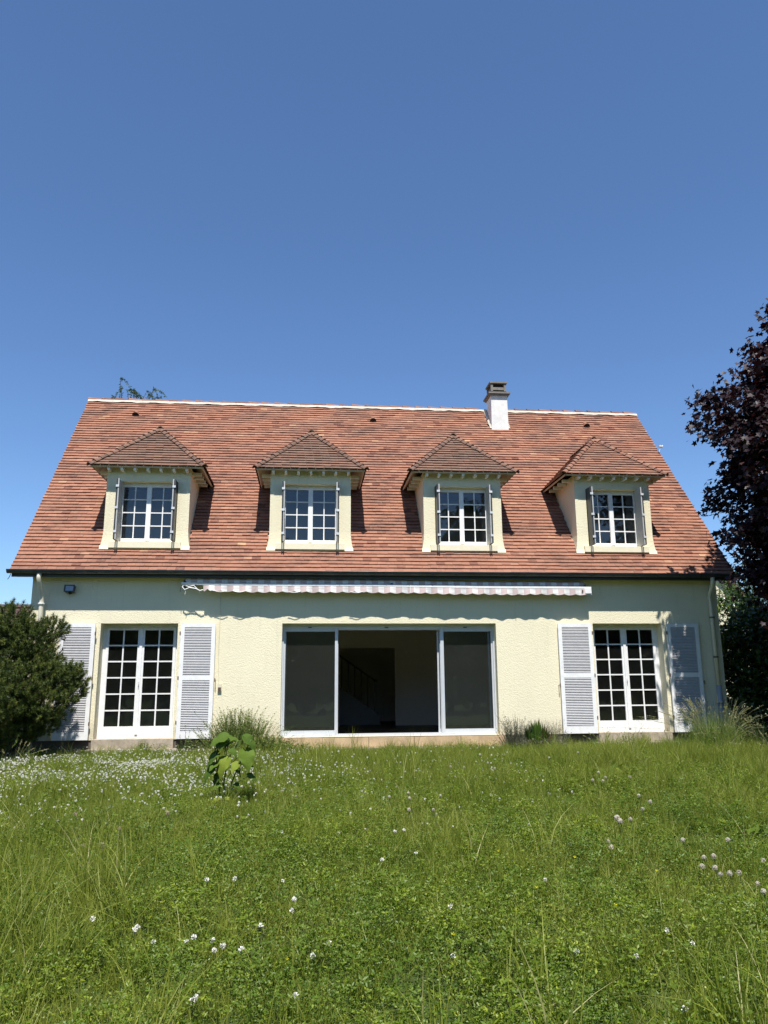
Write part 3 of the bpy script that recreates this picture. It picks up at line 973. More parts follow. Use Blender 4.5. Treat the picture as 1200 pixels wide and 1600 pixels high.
# hanging end hook of the gutter
MB().tube([(RX0 + 0.04, -0.30, 3.11), (RX0 + 0.02, -0.30, 3.05), (RX0 - 0.01, -0.30, 3.00)], 0.007, 6).build('gutter_hook', 'rust', house)

# ---- chimney
ch = MB()
zc0 = 7.0
cxs = [(CHX0 - 0.012, CHX1 + 0.012, zc0), (CHX0, CHX1, 7.9), (CHX0 + 0.004, CHX1 - 0.004, 8.31)]
for k in range(2):
    a0, a1, z0 = cxs[k]; b0, b1, z1 = cxs[k + 1]
    for (p, q) in (((0, 0), (1, 0)), ((1, 0), (1, 1)), ((1, 1), (0, 1)), ((0, 1), (0, 0))):
        ch.quad(((a1 if p[0] else a0), (CHY1 if p[1] else CHY0), z0), ((a1 if q[0] else a0), (CHY1 if q[1] else CHY0), z0),
                ((b1 if q[0] else b0), (CHY1 if q[1] else CHY0), z1), ((b1 if p[0] else b0), (CHY1 if p[1] else CHY0), z1))
chim = ch.build('chimney', 'plaster', house)
cr_ = MB(); cr_.box(CHX0 - 0.04, CHX1 + 0.04, CHY0 - 0.05, CHY1 + 0.05, 8.31, 8.345); cr_.box(CHX0 - 0.07, CHX1 + 0.07, CHY0 - 0.08, CHY1 + 0.08, 8.346, 8.385)
cr_.build('chimney_crown', 'cowl', chim)
cw = MB()
c0, c1, d0, d1 = CHX0 + 0.01, CHX1 - 0.01, CHY0 + 0.02, CHY1 - 0.02
cw.box(c0 + 0.02, c1 - 0.02, d0 + 0.02, d1 - 0.02, 8.386, 8.44)
for (a, b) in ((c0, c0 + 0.06), (c1 - 0.06, c1)):
    for (c, d) in ((d0, d0 + 0.06), (d1 - 0.06, d1)):
        cw.box(a, b, c, d, 8.441, 8.655)
cw.box(c0 + 0.061, c1 - 0.061, d0 + 0.005, d0 + 0.03, 8.475, 8.55)
cw.box(c0 + 0.005, c0 + 0.03, d0 + 0.061, d1 - 0.061, 8.475, 8.55)
cw.box(c1 - 0.03, c1 - 0.005, d0 + 0.061, d1 - 0.061, 8.475, 8.55)
cw.box(c0 - 0.025, c1 + 0.025, d0 - 0.025, d1 + 0.025, 8.656, 8.70)
cw.build('chimney_cowl', 'cowl', chim)
MB().box(c0 + 0.07, c1 - 0.07, d0 + 0.07, d1 - 0.07, 8.445, 8.64).build('flue', 'black', chim)
fl = MB()
fl.poly([rp(CHX0 - 0.05, roof_v_at_z(7.40), 0.035), rp(CHX1 + 0.05, roof_v_at_z(7.41), 0.035), rp(CHX1 + 0.05, roof_v_at_z(7.52), 0.055), rp(CHX0 - 0.05, roof_v_at_z(7.53), 0.055)])
fl.poly([rp(CHX0 - 0.05, roof_v_at_z(7.40), 0.035), rp(CHX0 - 0.02, roof_v_at_z(7.50), 0.07), rp(CHX0 - 0.02, RLEN - 0.05, 0.07), rp(CHX0 - 0.08, RLEN - 0.05, 0.035)])
fl.poly([rp(CHX1 + 0.05, roof_v_at_z(7.41), 0.035), rp(CHX1 + 0.02, roof_v_at_z(7.50), 0.07), rp(CHX1 + 0.02, RLEN - 0.05, 0.07), rp(CHX1 + 0.06, RLEN - 0.05, 0.035)])
fl.build('mortar_flashing', 'mortar', chim)

# ------------------------------------------------------------------ dormers
HIP = {}
def dormer(xc, k):
    mossy = 'tile_moss' if k < 3 else 'tile_half'
    hw, yf, ztop = 0.825, 0.15, 5.36
    zs, zw = 3.82, 5.06
    # walls; base flares out to meet the tiles
    mb = MB()
    wx0, wx1 = -0.585, 0.585
    zb = 3.64
    fl_ = 0.045
    def zf(z):  # flare
        return fl_ * max(0, (4.05 - z) / 0.35) ** 1.6
    rows = [zb, 3.72, 3.82, 3.92, 4.05, zw, ztop]
    for i in range(len(rows) - 1):
        z0, z1 = rows[i], rows[i + 1]
        a0, a1 = hw + zf(z0), hw + zf(z1)
        y0, y1 = yf - zf(z0) * 0.5, yf - zf(z1) * 0.5
        if z0 >= zs and z1 <= zw:
            mb.quad((xc - a0, y0, z0), (xc + wx0, y0, z0), (xc + wx0, y1, z1), (xc - a1, y1, z1))
            mb.quad((xc + wx1, y0, z0), (xc + a0, y0, z0), (xc + a1, y1, z1), (xc + wx1, y1, z1))
        else:
            mb.quad((xc - a0, y0, z0), (xc + a0, y0, z0), (xc + a1, y1, z1), (xc - a1, y1, z1))
        for s in (-1, 1):
            # cheeks run back into the roof
            ya, yb_ = 1.95, 1.95
            mb.quad((xc + s * a0, y0, z0), (xc + s * (a0), ya, z0), (xc + s * (a1), yb_, z1), (xc + s * a1, y1, z1))
    # reveals
    yi = yf + 0.20
    y_s = yf - zf(zs) * 0.5
    mb.quad((xc + wx0, y_s, zs), (xc + wx0, yi, zs), (xc + wx0, yi, zw), (xc + wx0, yf, zw))
    mb.quad((xc + wx1, y_s, zs), (xc + wx1, yf, zw), (xc + wx1, yi, zw), (xc + wx1, yi, zs))
    mb.quad((xc + wx0, yf, zw), (xc + wx0, yi, zw), (xc + wx1, yi, zw), (xc + wx1, yf, zw))
    mb.quad((xc + wx0, y_s, zs), (xc + wx1, y_s, zs), (xc + wx1, yi, zs), (xc + wx0, yi, zs))
    # inner lining that keeps the attic dark
    mb.quad((xc - 0.78, yi + 0.02, zb), (xc - 0.78, yi + 0.02, ztop), (xc + wx0, yi + 0.02, ztop), (xc + wx0, yi + 0.02, zb))
    mb.quad((xc + 0.78, yi + 0.02, zb), (xc + wx1, yi + 0.02, zb), (xc + wx1, yi + 0.02, ztop), (xc + 0.78, yi + 0.02, ztop))
    dm = mb.build('dormer', 'stucco', house)
    # sill slab and lead apron
    sl_ = MB(); sl_.box(xc - 0.70, xc + 0.70, yf - 0.075, yf + 0.19, 3.690, 3.812)
    sl_.build('sill', 'smooth_render', dm)
    for s in (-1, 1):
        a, b = sorted((xc + s * 0.701, xc + s * 0.875))
        MB().prism([(yf - 0.055, 3.66), (yf + 0.3, 3.66), (yf + 0.3, 3.735), (yf - 0.035, 3.735)], 'x', a, b).build('sill_end', 'smooth_render', dm)
    # window
    fr = MB(); y = yf + 0.135
    fr.box(xc + wx0 + 0.001, xc + wx0 + 0.035, y, y + 0.06, zs, zw); fr.box(xc + wx1 - 0.035, xc + wx1 - 0.001, y, y + 0.06, zs, zw)
    fr.box(xc + wx0 + 0.035, xc + wx1 - 0.035, y, y + 0.06, zw - 0.05, zw - 0.001); fr.box(xc + wx0 + 0.035, xc + wx1 - 0.035, y - 0.01, y + 0.06, zs + 0.001, zs + 0.045)
    wd = fr.build('window', 'white', house)
    for a, b in ((xc + wx0 + 0.036, xc - 0.008), (xc + 0.008, xc + wx1 - 0.036)):
        panes_and_sash(wd, a, b, y - 0.012, zs + 0.046, zw - 0.052, 2, 4, 0.040, 0.038, 0.045, 0.022, 'glass_dormer', 0.045)
    MB().box(xc - 0.045, xc + 0.045, y - 0.028, y - 0.013, zs + 0.05, zw - 0.055).build('meeting_bead', 'white', wd)
    # blind-grey lining seen through the glass: a simple attic room
    at = MB()
    at.quad((xc - 1.0, 2.2, 3.6), (xc + 1.0, 2.2, 3.6), (xc + 1.0, 2.2, 5.9), (xc - 1.0, 2.2, 5.9))
    at.quad((xc - 0.78, yi + 0.021, ztop), (xc + 0.78, yi + 0.021, ztop), (xc + 0.78, 2.2, ztop), (xc - 0.78, 2.2, ztop))
    at.quad((xc - 0.79, yi + 0.021, 3.7), (xc - 0.79, 2.2, 3.7), (xc - 0.79, 2.2, ztop), (xc - 0.79, yi + 0.021, ztop))
    at.quad((xc + 0.79, yi + 0.021, 3.7), (xc + 0.79, 2.2, 3.7), (xc + 0.79, 2.2, ztop), (xc + 0.79, yi + 0.021, ztop))
    at.build('attic_lining', 'attic', dm)
    # folding metal shutters, opened square to the wall
    for s in (-1, 1):
        sh = MB()
        xa = xc + s * (0.532)
        sh.box(xa - 0.009, xa + 0.009, yf - 0.235, yf + 0.08, zs + 0.006, zw - 0.004)
        so = sh.build('folding_shutter', 'fold', house)
        l2 = MB(); xb = xa + s * 0.034
        l2.box(xb - 0.009, xb + 0.009, yf - 0.225, yf + 0.08, zs + 0.006, zw - 0.004)
        l2.build('shutter_leaf', 'darkmetal', so)
        ed = MB()
        ed.box(xa - 0.012, xa + 0.012, yf - 0.250, yf - 0.2355, zs + 0.006, zw - 0.004)
        ed.build('edge_trim', 'fold', so)
        ed = MB(); ed.box(xb - 0.011, xb + 0.011, yf - 0.240, yf - 0.2255, zs + 0.006, zw - 0.004)
        ed.build('edge_trim', 'darkmetal', so)
        for zz in (zs + 0.14, zs + 0.62, zw - 0.18):
            hg = MB(); hg.box(min(xa, xb) - 0.014, max(xa, xb) + 0.014, yf - 0.262, yf - 0.2505, zz, zz + 0.045); hg.build('hinge', 'pale_metal', so)
    # rafter tails
    for j in range(7):
        xx = xc - 0.765 + j * 0.255
        if j in (0, 6):
            pass
        rtb = MB(); rtb.prism([(yf, 5.245), (yf - 0.165, 5.245), (yf - 0.185, 5.262), (yf - 0.185, 5.30), (yf, 5.33)], 'x', xx - 0.026, xx + 0.026)
        rtb.build('rafter_tail', 'white', dm)
    for s in (-1, 1):
        for yy in (0.35, 0.65, 0.95, 1.25):
            a, b = sorted((xc + s * hw, xc + s * (hw + 0.19)))
            rtb = MB(); rtb.box(a, b, yy - 0.026, yy + 0.026, 5.245, 5.31); rtb.build('rafter_tail', 'white', dm)
    # roof of the dormer
    W, ye, ze = 1.12, -0.095, 5.325
    zr, ya = ze + W, ye + W
    def yroof(z):
        return RY0 + (z - RZ0) / math.tan(sl_a)
    yb0, yb1 = yroof(ze) + 0.06, yroof(zr) + 0.06
    sf = MB()
    o_ = 0.012
    def slab(pts, nrm):
        nrm = Vector(nrm).normalized() * 0.045
        t = [Vector(p) - Vector(nrm) * 0.25 for p in pts]; b = [Vector(p) - nrm for p in pts]
        sf.poly(t); sf.poly(b[::-1])
        for q in range(len(pts)):
            sf.poly([t[q], b[q], b[(q + 1) % len(pts)], t[(q + 1) % len(pts)]])
    slab([(xc - W + o_, ye + o_, ze), (xc + W - o_, ye + o_, ze), (xc, ya, zr)], (0, -1, 1))
    slab([(xc - W + o_, yb0, ze), (xc - W + o_, ye + o_, ze), (xc, ya, zr), (xc, yb1, zr)], (-1, 0, 1))
    slab([(xc + W - o_, ye + o_, ze), (xc + W - o_, yb0, ze), (xc, yb1, zr), (xc, ya, zr)], (1, 0, 1))
    sf.build('dormer_soffit', 'soffit', dm)
    tl = MB()
    q2 = math.sqrt(0.5)
    nrow = int(round(W * math.sqrt(2) / 0.104)); pv = W * math.sqrt(2) / nrow
    for r in range(nrow):
        h = r * pv * q2; hh = (r + 1) * pv * q2
        # front
        def strip(lo, hi, org, U, Vv, N):
            x = lo - (0.085 if r % 2 else 0)
            while x < hi:
                w = 0.17 + random.uniform(-0.004, 0.004)
                a, b = max(x, lo), min(x + w, hi)
                if b - a > 0.015:
                    t = tint_rand()
                    add_tile(tl, org + U * (a + 0.001) + Vv * random.uniform(-0.004, 0.004), U, Vv, N, b - a - 0.002, pv + 0.018, TT + random.uniform(-0.002, 0.006), 0.003, t, random.uniform(-0.003, 0.003), random.uniform(-0.003, 0.003))
                x += w
        hx = W - h - 0.02
        if hx > 0.05:
            strip(-hx, hx, Vector((xc, ye + h, ze + h)), Vector((1, 0, 0)), Vector((0, q2, q2)), Vector((0, -q2, q2)))
        y0 = ye + h + 0.02
        y1 = yroof(ze + h) + 0.05
        for s in (-1, 1):
            strip(y0, y1, Vector((xc + s * (W - h), 0, ze + h)), Vector((0, 1, 0)), Vector((-s * q2, 0, q2)), Vector((s * q2, 0, q2)))
    o = tl.build('dormer_roof_tiles', mossy, dm); o['kind'] = 'stuff'
    # hip tiles
    if mossy not in HIP:
        HIP[mossy] = [half_tile(0.080, 0.060, 0.19, 0.018, 6, 150, t).mesh('hip_tile', mossy) for t in (0.15, 0.45, 0.7)]
    L = Vector((W, W, W)).length
    for s in (-1, 1):
        p0 = Vector((xc + s * W, ye, ze)); p1 = Vector((xc, ya, zr))
        d = (p1 - p0).normalized(); z = Vector((s * 0.5, -0.5, 1)); z = (z - d * z.dot(d)).normalized(); xa = d.cross(z)
        m = Matrix((xa, d, z)).transposed().to_4x4()
        nn = 13
        for j in range(nn):
            o = link('hip_tile', random.choice(HIP[mossy]), dm)
            o.matrix_basis = Matrix.Translation(p0 + d * (L * j / nn - 0.02) - z * (0.012 + random.uniform(-0.003, 0.006))) @ m @ Matrix.Rotation(R(random.uniform(-5, 0)), 4, 'X') @ Matrix.Rotation(R(random.uniform(-4, 4)), 4, 'Y')
    y_ = ya - 0.08
    while y_ < yb1 - 0.1:
        o = link('hip_tile', random.choice(HIP[mossy]), dm)
        o.matrix_basis = Matrix.Translation((xc, y_, zr - 0.012)) @ Matrix.Rotation(R(-2), 4, 'X')
        y_ += 0.16
for k, d in enumerate(DORMERS):
    dormer(d, k)

# ------------------------------------------------------------------ things fixed to the house
def awning():
    x0, x1 = -2.46, 5.68
    aw = thing('awning', 'retracted awning with torn pink and white striped valance above the sliding window', 'awning', (x0, -0.2, 2.9))
    def zt(x):
        return 2.955 - 0.052 * (x - x0) / (x1 - x0) + 0.006 * math.sin(x * 1.4)
    yb = -0.225
    # front rail
    b = MB(); n = 24
    pts = [(x0 + (x1 - x0) * k / n, yb, zt(x0 + (x1 - x0) * k / n) - 0.012) for k in range(n + 1)]
    for k in range(n):
        (a, y, z), (c, _, z2) = pts[k], pts[k + 1]
        for dz0, dz1, dy0, dy1 in ((0.022, 0.022, -0.02, 0.02), (-0.018, -0.018, -0.02, 0.02)):
            b.quad((a, y + dy0, z + dz0), (c, y + dy0, z2 + dz0), (c, y + dy1, z2 + dz0), (a, y + dy1, z + dz0))
        b.quad((a, y - 0.02, z - 0.018), (c, y - 0.02, z2 - 0.018), (c, y - 0.02, z2 + 0.022), (a, y - 0.02, z + 0.022))
    rel(aw, b, 'front_rail', 'white')
    # valance: scalloped cloth hanging from the rail, torn away at its left end
    v = MB(); n = 520; xs_ = x0 + 0.42
    def low(x):
        ph = (x + 20.03) / 0.235 % 1.0
        s = 0.108 + 0.024 * abs(math.sin(math.pi * ph)) + 0.005 * math.sin(x * 5.1)
        if x < x0 + 0.75:
            s -= 0.05 * (x0 + 0.75 - x) / 0.33 * (0.6 + 0.4 * math.sin(x * 60))
        return s
    def ydisp(x, t):
        return yb - 0.016 + (0.010 * math.sin(x * 11) + 0.006 * math.sin(x * 27)) * t
    for k in range(n):
        a = xs_ + (x1 - xs_) * k / n; c = xs_ + (x1 - xs_) * (k + 1) / n
        for t0, t1 in ((0, 0.5), (0.5, 1.0)):
            v.quad((a, ydisp(a, t1), zt(a) - 0.03 - low(a) * t1), (c, ydisp(c, t1), zt(c) - 0.03 - low(c) * t1),
                   (c, ydisp(c, t0), zt(c) - 0.03 - low(c) * t0), (a, ydisp(a, t0), zt(a) - 0.03 - low(a) * t0))
    val = rel(aw, v, 'valance', 'awning')
    # white braid coming loose
    def loose(pts, r=0.007):
        rel(aw, MB().tube(pts, r, 5), 'loose_braid', 'white')
    z = zt(x0)
    loose([(x0 + 0.05, yb, z - 0.03), (x0 + 0.02, yb - 0.01, z - 0.08), (x0 + 0.07, yb - 0.01, z - 0.13), (x0 + 0.16, yb - 0.02, z - 0.09), (x0 + 0.28, yb - 0.015, z - 0.11), (x0 + 0.36, yb - 0.02, z - 0.15), (x0 + 0.42, yb - 0.02, z - 0.13)], 0.010)
    loose([(x0 + 0.05, yb, z - 0.04), (x0 + 0.14, yb - 0.01, z - 0.07), (x0 + 0.24, yb - 0.02, z - 0.05), (x0 + 0.33, yb - 0.02, z - 0.14)], 0.008)
    loose([(x0 + 0.07, yb, z - 0.12), (x0 + 0.085, yb, z - 0.17), (x0 + 0.075, yb, z - 0.22)], 0.005)
    loose([(x0 + 0.34, yb, z - 0.14), (x0 + 0.36, yb, z - 0.20)], 0.006)
    for xa in (x0 + 0.62, x0 + 0.98, x0 + 2.04, x0 + 3.25):
        zz = zt(xa) - 0.135
        loose([(xa + q * 0.032, yb - 0.03 + 0.004 * math.sin(q), zz - 0.028 * math.sin(math.pi * q / 8)) for q in range(9)], 0.0055)
    for xa in (1.98, 4.15):   # small torn flap / seam
        rel(aw, MB().box(xa, xa + 0.012, yb - 0.034, yb - 0.030, zt(xa) - 0.15, zt(xa) + 0.005), 'seam_tape', 'white')
    # cloth roll under the eaves, brackets and folded arms
    rl = MB(); n = 60
    P_ = [(x0 + 0.06 + (x1 - x0 - 0.16) * k / n, -0.105, zt(x0 + (x1 - x0) * k / n) + 0.055 + 0.004 * math.sin(k * 1.3)) for k in range(n + 1)]
    rl.tube(P_, 0.062, 14)
    rel(aw, rl, 'cloth_roll', 'awning', True)
    ar = MB()
    for a, c in ((x0 + 0.15, x0 + 2.1), (x0 + 4.0, x0 + 2.3), (x0 + 4.3, x0 + 6.1), (x1 - 0.15, x1 - 1.9)):
        rel(aw, MB().tube([(a, -0.155, zt(a) - 0.01), ((a + c) / 2, -0.165, zt(a) - 0.02), (c, -0.17, zt(c) - 0.018)], 0.016, 8), 'folding_arm', 'darkmetal')
    for xx in (x0 + 0.03, 1.60, x1 - 0.13):
        rel(aw, MB().prism([(-0.001, zt(xx) - 0.10), (-0.001, zt(xx) + 0.10), (-0.16, zt(xx) + 0.06), (-0.20, zt(xx) - 0.04), (-0.10, zt(xx) - 0.05)], 'x', xx, xx + 0.05), 'wall_bracket', 'darkmetal')
    # dark wind-torn end square at the right with a white patch
    rel(aw, MB().box(x1 - 0.14, x1 - 0.005, yb - 0.035, yb - 0.030, zt(x1) - 0.125, zt(x1) - 0.032), 'end_patch', 'white')
    rel(aw, MB().box(x1 - 0.20, x1 - 0.175, yb - 0.040, yb - 0.036, zt(x1) - 0.10, zt(x1) - 0.055), 'dark_hole_patch', 'black')  # black tab laid on the cloth, painting the dark behind a tear
    # gear crank eye
    rel(aw, MB().tube([(x0 - 0.02, -0.2, zt(x0) - 0.09), (x0 - 0.02, -0.2, zt(x0) - 0.17)], 0.006, 6), 'crank_eye', 'darkmetal')
awning()

fl_ = thing('floodlight', 'small black floodlight fixed high on the wall near the downpipe', 'floodlight', (-4.58, 0, 2.84))
m = Matrix.Translation((-4.58, -0.10, 2.86)) @ Matrix.Rotation(R(-12), 4, 'X')
rel(fl_, MB().box(-0.09, 0.09, 0.0, 0.07, -0.065, 0.065, m), 'housing', 'darkmetal')
rel(fl_, MB().box(-0.072, 0.072, -0.006, -0.0005, -0.050, 0.048, m), 'glass', 'lamp_glass')
b = MB(); b.box(-0.098, 0.098, -0.014, -0.001, 0.051, 0.066, m); b.box(-0.098, 0.098, -0.014, -0.001, -0.068, -0.053, m); b.box(-0.098, -0.078, -0.014, -0.001, -0.052, 0.05, m); b.box(0.078, 0.098, -0.014, -0.001, -0.052, 0.05, m)
rel(fl_, b, 'bezel', 'darkmetal')
rel(fl_, MB().tube([(-4.58, 0, 2.79), (-4.58, -0.06, 2.78), (-4.56, -0.10, 2.77)], 0.028, 10), 'sensor', 'black', True)

cb = MB(); cb.tube([(-1.735, -0.012, 2.84), (-1.73, -0.012, 2.6), (-1.725, -0.012, 2.2), (-1.73, -0.012, 1.6), (-1.70, -0.012, 1.06)], 0.006, 6)
tag(cb.build('cable', 'pipe'), 'thin cream cable running down the wall beside the white shutter', 'cable')
sw = thing('switch_box', 'small olive switch box on the wall beside a louvred shutter', 'switch box', (-1.68, 0, 0.98))
rel(sw, MB().box(-1.72, -1.645, -0.035, -0.001, 0.915, 1.045), 'casing', 'pipe')
rel(sw, MB().box(-1.712, -1.653, -0.045, -0.0355, 0.925, 0.985), 'cover', 'rust')

an = thing('wall_aerial', 'small white aerial sticking up beyond the right roof verge', 'aerial', (RX1 + 0.05, 2.55, 6.6))
av = roof_v_at_z(6.62)
pA = rp(RX1 - 0.05, av, 0.06)
rel(an, MB().tube([pA, pA + Vector((0.03, 0, 0.11)), pA + Vector((0.04, 0, 0.15))], 0.007, 6), 'mast', 'pale_metal')
rel(an, MB().box(pA.x + 0.0, pA.x + 0.10, pA.y - 0.03, pA.y + 0.03, pA.z + 0.15, pA.z + 0.175), 'element', 'white')
rel(an, MB().tube([pA + Vector((0.02, 0, 0.12)), pA + Vector((0.11, 0, 0.19))], 0.007, 6), 'element', 'pale_metal')
rel(an, MB().tube([pA + Vector((0.09, 0, 0.11)), pA + Vector((0.04, 0, 0.20))], 0.007, 6), 'element', 'pale_metal')

# ------------------------------------------------------------------ neighbours
nb = thing('neighbour_house', 'low neighbouring house with dark red tiled roof behind the pine shrub', 'house', (-12, 10, -0.2))
rel(nb, MB().box(-17, -7.6, 8.6, 14.4, -0.4, 1.9), 'wall', 'smooth_render')
rf = MB(); n = 20
for side in (0, 1):
    for k in range(n):
        t0, t1 = k / n, (k + 1) / n
        if side == 0:
            a = (8.2 + 3.3 * t0, 1.30 + 2.25 * t0 + 0.02); b = (8.2 + 3.3 * t1, 1.30 + 2.25 * t1)
            rf.quad((-17.3, *a), (-7.3, *a), (-7.3, *b), (-17.3, *b), 0.15 + 0.15 * random.random())
            rf.quad((-17.3, a[0], a[1] - 0.04), (-7.3, a[0], a[1] - 0.04), (-7.3, *a), (-17.3, *a), 0.1)
        else:
            a = (14.8 - 3.3 * t0, 1.30 + 2.25 * t0); b = (14.8 - 3.3 * t1, 1.30 + 2.25 * t1)
            rf.quad((-17.3, *a), (-17.3, *b), (-7.3, *b), (-7.3, *a), 0.2)
rel(nb, rf, 'roof', 'tile_dark')
gb = MB(); gb.prism([(8.6, 1.9), (14.4, 1.9), (11.5, 3.5)], 'x', -7.75, -7.6)
rel(nb, gb, 'gable', 'smooth_render')
rel(nb, MB().tube([(-17.3, 11.5, 3.58), (-7.3, 11.5, 3.58)], 0.09, 8), 'ridge', 'tile_dark')

nr = thing('neighbour_house', 'white boarded gable of a neighbouring house beyond the right corner downpipe', 'house', (14, 12, -0.2))
gpk, gsl = (12.2, 5.75), 1.02
gw = MB(); nbd = 26
for k in range(nbd):
    z0 = 0.2 + k * 0.21; z1 = z0 + 0.205
    if z1 > gpk[1]: break
    hwid = min(4.2, (gpk[1] - z1) / gsl)
    rel(nr, MB().box(gpk[0] - hwid, gpk[0] + hwid, 9.0 - 0.012 * (k % 2), 9.06, z0, z1), 'board', 'smooth_render')
rr = MB()
for s in (-1, 1):
    p0 = (gpk[0], gpk[1] + 0.06); p1 = (gpk[0] + s * 4.6, gpk[1] + 0.06 - 4.6 * gsl)
    rr.prism([p0, p1, (p1[0], p1[1] + 0.14), (p0[0], p0[1] + 0.14)] if s > 0 else [p1, p0, (p0[0], p0[1] + 0.14), (p1[0], p1[1] + 0.14)], 'y', 8.75, 16)
rel(nr, rr, 'roof', 'tile_moss')
rel(nr, MB().box(8.4, 16.0, 9.1, 15.8, -0.4, 1.4), 'wall', 'smooth_render')

# ------------------------------------------------------------------ vegetation builders
def clusters_to_leaves(C, spread, per, size, drop=0.2, out_c=None):
    """around every cluster centre scatter `per` leaves"""
    n = len(C) * per
    c = np.repeat(C, per, 0) + rng.normal(size=(n, 3)) * np.array(spread)
    return c
def branchy(name, root, base, tips, r0, mat='bark', seg=5, thin=0.012):
    """limbs from a trunk line to some crown tips, one mesh"""
    mb = MB()
    for (a, b) in tips:
        a, b = Vector(a), Vector(b)
        mid = a.lerp(b, 0.5) + Vector((random.uniform(-.15, .15), random.uniform(-.15, .15), random.uniform(-.1, .25))) * (b - a).length * 0.3
        pts = []
        for k in range(seg + 1):
            t = k / seg
            pts.append(a * (1 - t) ** 2 + mid * 2 * t * (1 - t) + b * t * t)
        mb.tube(pts, [max(thin, r0 * (1 - 0.85 * k / seg)) for k in range(seg + 1)], 6, False)
    return mb

# ---- purple maple
def maple():
    X, Y = 11.45, -2.15
    root = thing('purple_maple', 'tall dark purple leaved maple beside the right end of the house', 'tree', (X, Y, float(gz(X, Y))))
    tr = MB(); tr.tube([(X, Y, -0.3), (X + .05, Y, 1.2), (X - .05, Y + .05, 3.0), (X, Y, 5.5), (X + .05, Y, 8.5)], [0.22, 0.17, 0.14, 0.09, 0.03], 12)
    rel(root, tr, 'trunk', 'bark', True)
    # crown outline measured against the house: (height, reach towards the house)
    prof = [(0.9, 2.4), (1.7, 3.0), (2.2, 3.05), (3.1, 3.15), (3.7, 3.45), (4.7, 4.05), (5.5, 4.1), (6.2, 3.75), (6.6, 3.0), (7.2, 2.75), (7.9, 2.55), (8.6, 2.0), (9.5, 1.2), (10.2, 0.4)]
    zs_ = np.array([p[0] for p in prof]); rs_ = np.array([p[1] for p in prof])
    C, QQ = [], []
    n = 0
    while len(C) < 3700:
        z = random.uniform(0.9, 10.2)
        rr = float(np.interp(z, zs_, rs_))
        th = random.uniform(0, 2 * math.pi)
        lob = 1 + 0.10 * math.sin(3 * th + z * 1.7) + 0.08 * math.sin(7 * th - z * 2.3)
        q = random.random() ** 0.35
        rad = rr * lob * q
        QQ.append(q)
        C.append((X + rad * math.cos(th), Y + rad * math.sin(th) * 0.42, z + random.uniform(-.1, .1)))
    C = np.array(C); QQ = np.array(QQ)
    per = 34
    c = clusters_to_leaves(C, (0.15, 0.15, 0.11), per, 0.1)
    n = len(c)
    axis_ = np.array([X, Y, 0])
    outw = c - axis_; outw[:, 2] = 0; outw = unit(outw)
    D = outw * 0.8 + rng.normal(size=(n, 3)) * 0.6 + np.array([0, 0, -0.55])
    N = np.array([0, 0, 1.0]) + rng.normal(size=(n, 3)) * 0.55 + outw * 0.35
    S = rng.uniform(0.08, 0.125, n) * np.repeat(np.where(QQ < 0.85, 1.7, 1.0), per)
    tint = np.clip(rng.normal(0.45, 0.25, n), 0, 1)
    V, F, T = leaf_cloud(c, D, N, S, MAPLE, MAPLE_F, tint)
    me = np_mesh('crown', V - np.array(root.location), F, 'maple', T)
    link('crown', me, root)
    tips = []
    for k in range(70):
        p = C[random.randrange(len(C))]
        z0 = max(0.9, min(p[2] - 0.5 - random.random(), 8))
        tips.append(((X, Y, z0), tuple(p)))
    rel(root, branchy('limb', root, None, tips, 0.05), 'limbs', 'bark')
maple()

# ---- leafy shrubs as leaf volumes
def shrub(name, label, cat, base, centres, radii, ncl, per, spread, size, shape, faces, mat, part='foliage', tint_c=0.5, upw=0.2, stems=20, group=None):
    root = thing(name, label, cat, base, group)
    C = []
    tot = sum(r[0] * r[1] * r[2] for r in radii)
    for c, r in zip(centres, radii):
        k = max(3, int(ncl * r[0] * r[1] * r[2] / tot))
        d = rand_dir(k) * (rng.random((k, 1)) ** 0.33)
        C.append(np.array(c) + d * np.array(r))
    C = np.concatenate(C)
    C = C[C[:, 2] > float(gz(base[0], base[1])) + 0.02]
    c = clusters_to_leaves(C, spread, per, size)
    n = len(c)
    D = rand_dir(n) + np.array([0, 0, upw])
    N = rand_dir(n) * 0.7 + np.array([0, -0.3, 0.8])
    S = rng.uniform(size * 0.7, size * 1.3, n)
    tt = np.clip(np.repeat(rng.normal(tint_c, 0.18, len(C)), per) + rng.normal(0, 0.15, n), 0, 1)
    V, F, T = leaf_cloud(c, D, N, S, shape, faces, tt)
    link(part, np_mesh(part, V - np.array(root.location), F, mat, T), root)
    if stems:
        tips = [((base[0] + random.uniform(-.1, .1), base[1] + random.uniform(-.1, .1), base[2]), tuple(C[random.randrange(len(C))])) for _ in range(stems)]
        rel(root, branchy('b', root, None, tips, 0.03, thin=0.005), 'branches', 'bark')
    return root, C

